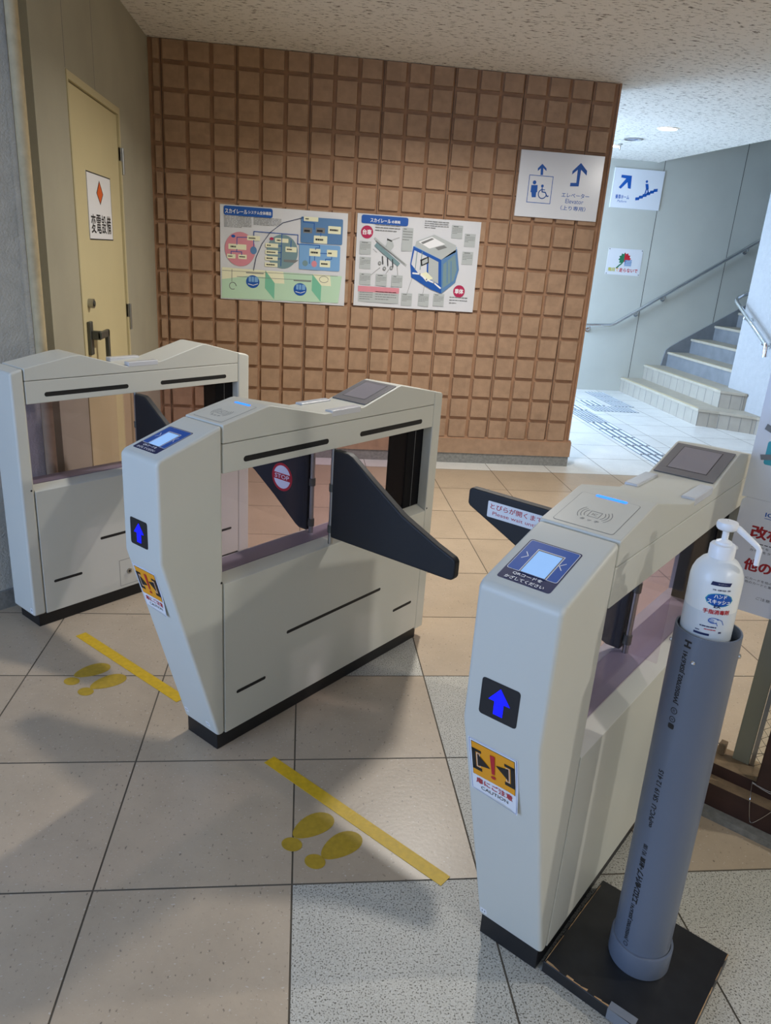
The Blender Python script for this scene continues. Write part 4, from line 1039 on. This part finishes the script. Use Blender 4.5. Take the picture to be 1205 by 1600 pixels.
for k in range(-30, 46):
    for sg in (1, -1):
        a = -.19-.03*k
        # wires clipped to the pane
        x0_, z0_ = a, .13; L_ = 2.4
        n0_, zz0 = (a, .1275); n1_, zz1 = a-sg*1.47, 1.5975
        lo, hi = -.95, -.190
        t0, t1 = 0, 1
        dn = n1_-n0_
        ta, tb = (lo-n0_)/dn, (hi-n0_)/dn
        t0 = max(0, min(ta, tb)); t1 = min(1, max(ta, tb))
        if t1 <= t0: continue
        A = (.8755, n0_+dn*t0, zz0+1.47*t0); Bq = (.8755, n0_+dn*t1, zz0+1.47*t1)
        mb.tube([A, Bq], .0006, M_DKMETAL, 4, cap=False)
mb.build('wire_mesh', gl)
o = MB().box(.792, .836, -.34, -.214, .1275, 1.3, M_WOODD).build('wooden_post', bevel=.003); o.location = GO['R']; o.rotation_euler = (0, 0, RZ)
tag(o, 'dark red brown wooden upright standing on the beams at the right edge', 'post')
def board(name, label, z0_, z1_, n0_, n1_):
    t = rthing(name, label, 'notice board', 0, 0); r = .014
    P = [(-n0_, z0_), (-n1_, z0_), (-n1_, z1_)] + [(-n0_+r-r*math.sin(math.radians(q)), z1_-r+r*math.cos(math.radians(q))) for q in (0, 30, 60, 90)]
    mb = MB(); mb.prism(P, lambda p, h: (.840+h, -p[0], p[1]), 0, .006, M_SIGNW); mb.build('panel', t)
    return t, plane_fn((.840, 0, 0), (0, -1, 0), (0, 0, 1))
t, fn = board('card_notice_board', 'white card notice board with bold red writing behind the sanitizer bottle', .580, .884, -.008, -.42)
mb = MB(); c = Canvas(mb, fn)
c.text('ICカードご利用', .070, .843, .22, .858, M_SIGNB, 1, .02); c.rect(.070, .839, .22, .8405, M_SIGNB)
c.text('改札機は', .046, .782, .205, .818, M_DKRED, 1, .04)
c.scribble(.058, .768, .19, .772, 1, M_INK); c.text('カードを', .056, .758, .098, .764, M_INK, 1, .01); c.text('カードをタッチ', .054, .747, .125, .754, M_INK, 1, .01)
c.text('他のカード', .048, .693, .215, .728, M_DKRED, 1, .04)
c.text('ICカードを他の', .060, .670, .125, .677, M_INK, 1, .01); c.text('他のカードと重', .060, .660, .125, .667, M_INK, 1, .01)
c.text('ご注意', .096, .622, .130, .630, M_INK, 1, .01)
o = mb.build('lettering', t); o['label'] = 'red, blue and black Japanese lettering'
t, fn = board('plain_notice_board', 'white notice board with teal picture and grey tape, above the card notice', .8845, 1.32, -.006, -.42)
mb = MB(); c = Canvas(mb, fn); c.rrect(.037, .975, .30, 1.035, .006, M_TEAL, 1); mb.build('picture', t)
for P in ([(.022, 1.062), (.026, 1.076), (.075, 1.055), (.071, 1.040)], [(.030, .985), (.026, .998), (.10, 1.012), (.10, .998)]):
    mb = MB(); Canvas(mb, fn, .0004).poly(P, M_GREYINK, 3); mb.build('tape', t)
# loose wire around the brown post
mb = MB()
def lp(pts, r=.0011):
    P = [Vector(p) for p in pts]; out = []
    for i in range(len(P)-1):
        p0, p1_, p2_, p3 = P[max(i-1, 0)], P[i], P[i+1], P[min(i+2, len(P)-1)]
        for k in range(6):
            t_ = k/6; out.append(.5*((2*p1_)+(-p0+p2_)*t_+(2*p0-5*p1_+4*p2_-p3)*t_*t_+(-p0+3*p1_-3*p2_+p3)*t_**3))
    out.append(P[-1]); mb.tube(out, r, M_CHROME, 6)
lp([(.795, -.205, .129), (.794, -.24, .124), (.7945, -.29, .126), (.7945, -.34, .128)]); lp([(.795, -.207, .1265), (.794, -.25, .119), (.7945, -.31, .118)])
lp([(.800, -.205, .126), (.762, -.214, .10), (.763, -.224, .045), (.7635, -.232, .03), (.7635, -.25, .055), (.762, -.275, .10), (.79, -.30, .122)])
o = mb.build('loose_wire', smooth=True); o.location = GO['R']; o.rotation_euler = (0, 0, RZ); tag(o, 'loose shiny wire looped around the foot of the brown post', 'wire')
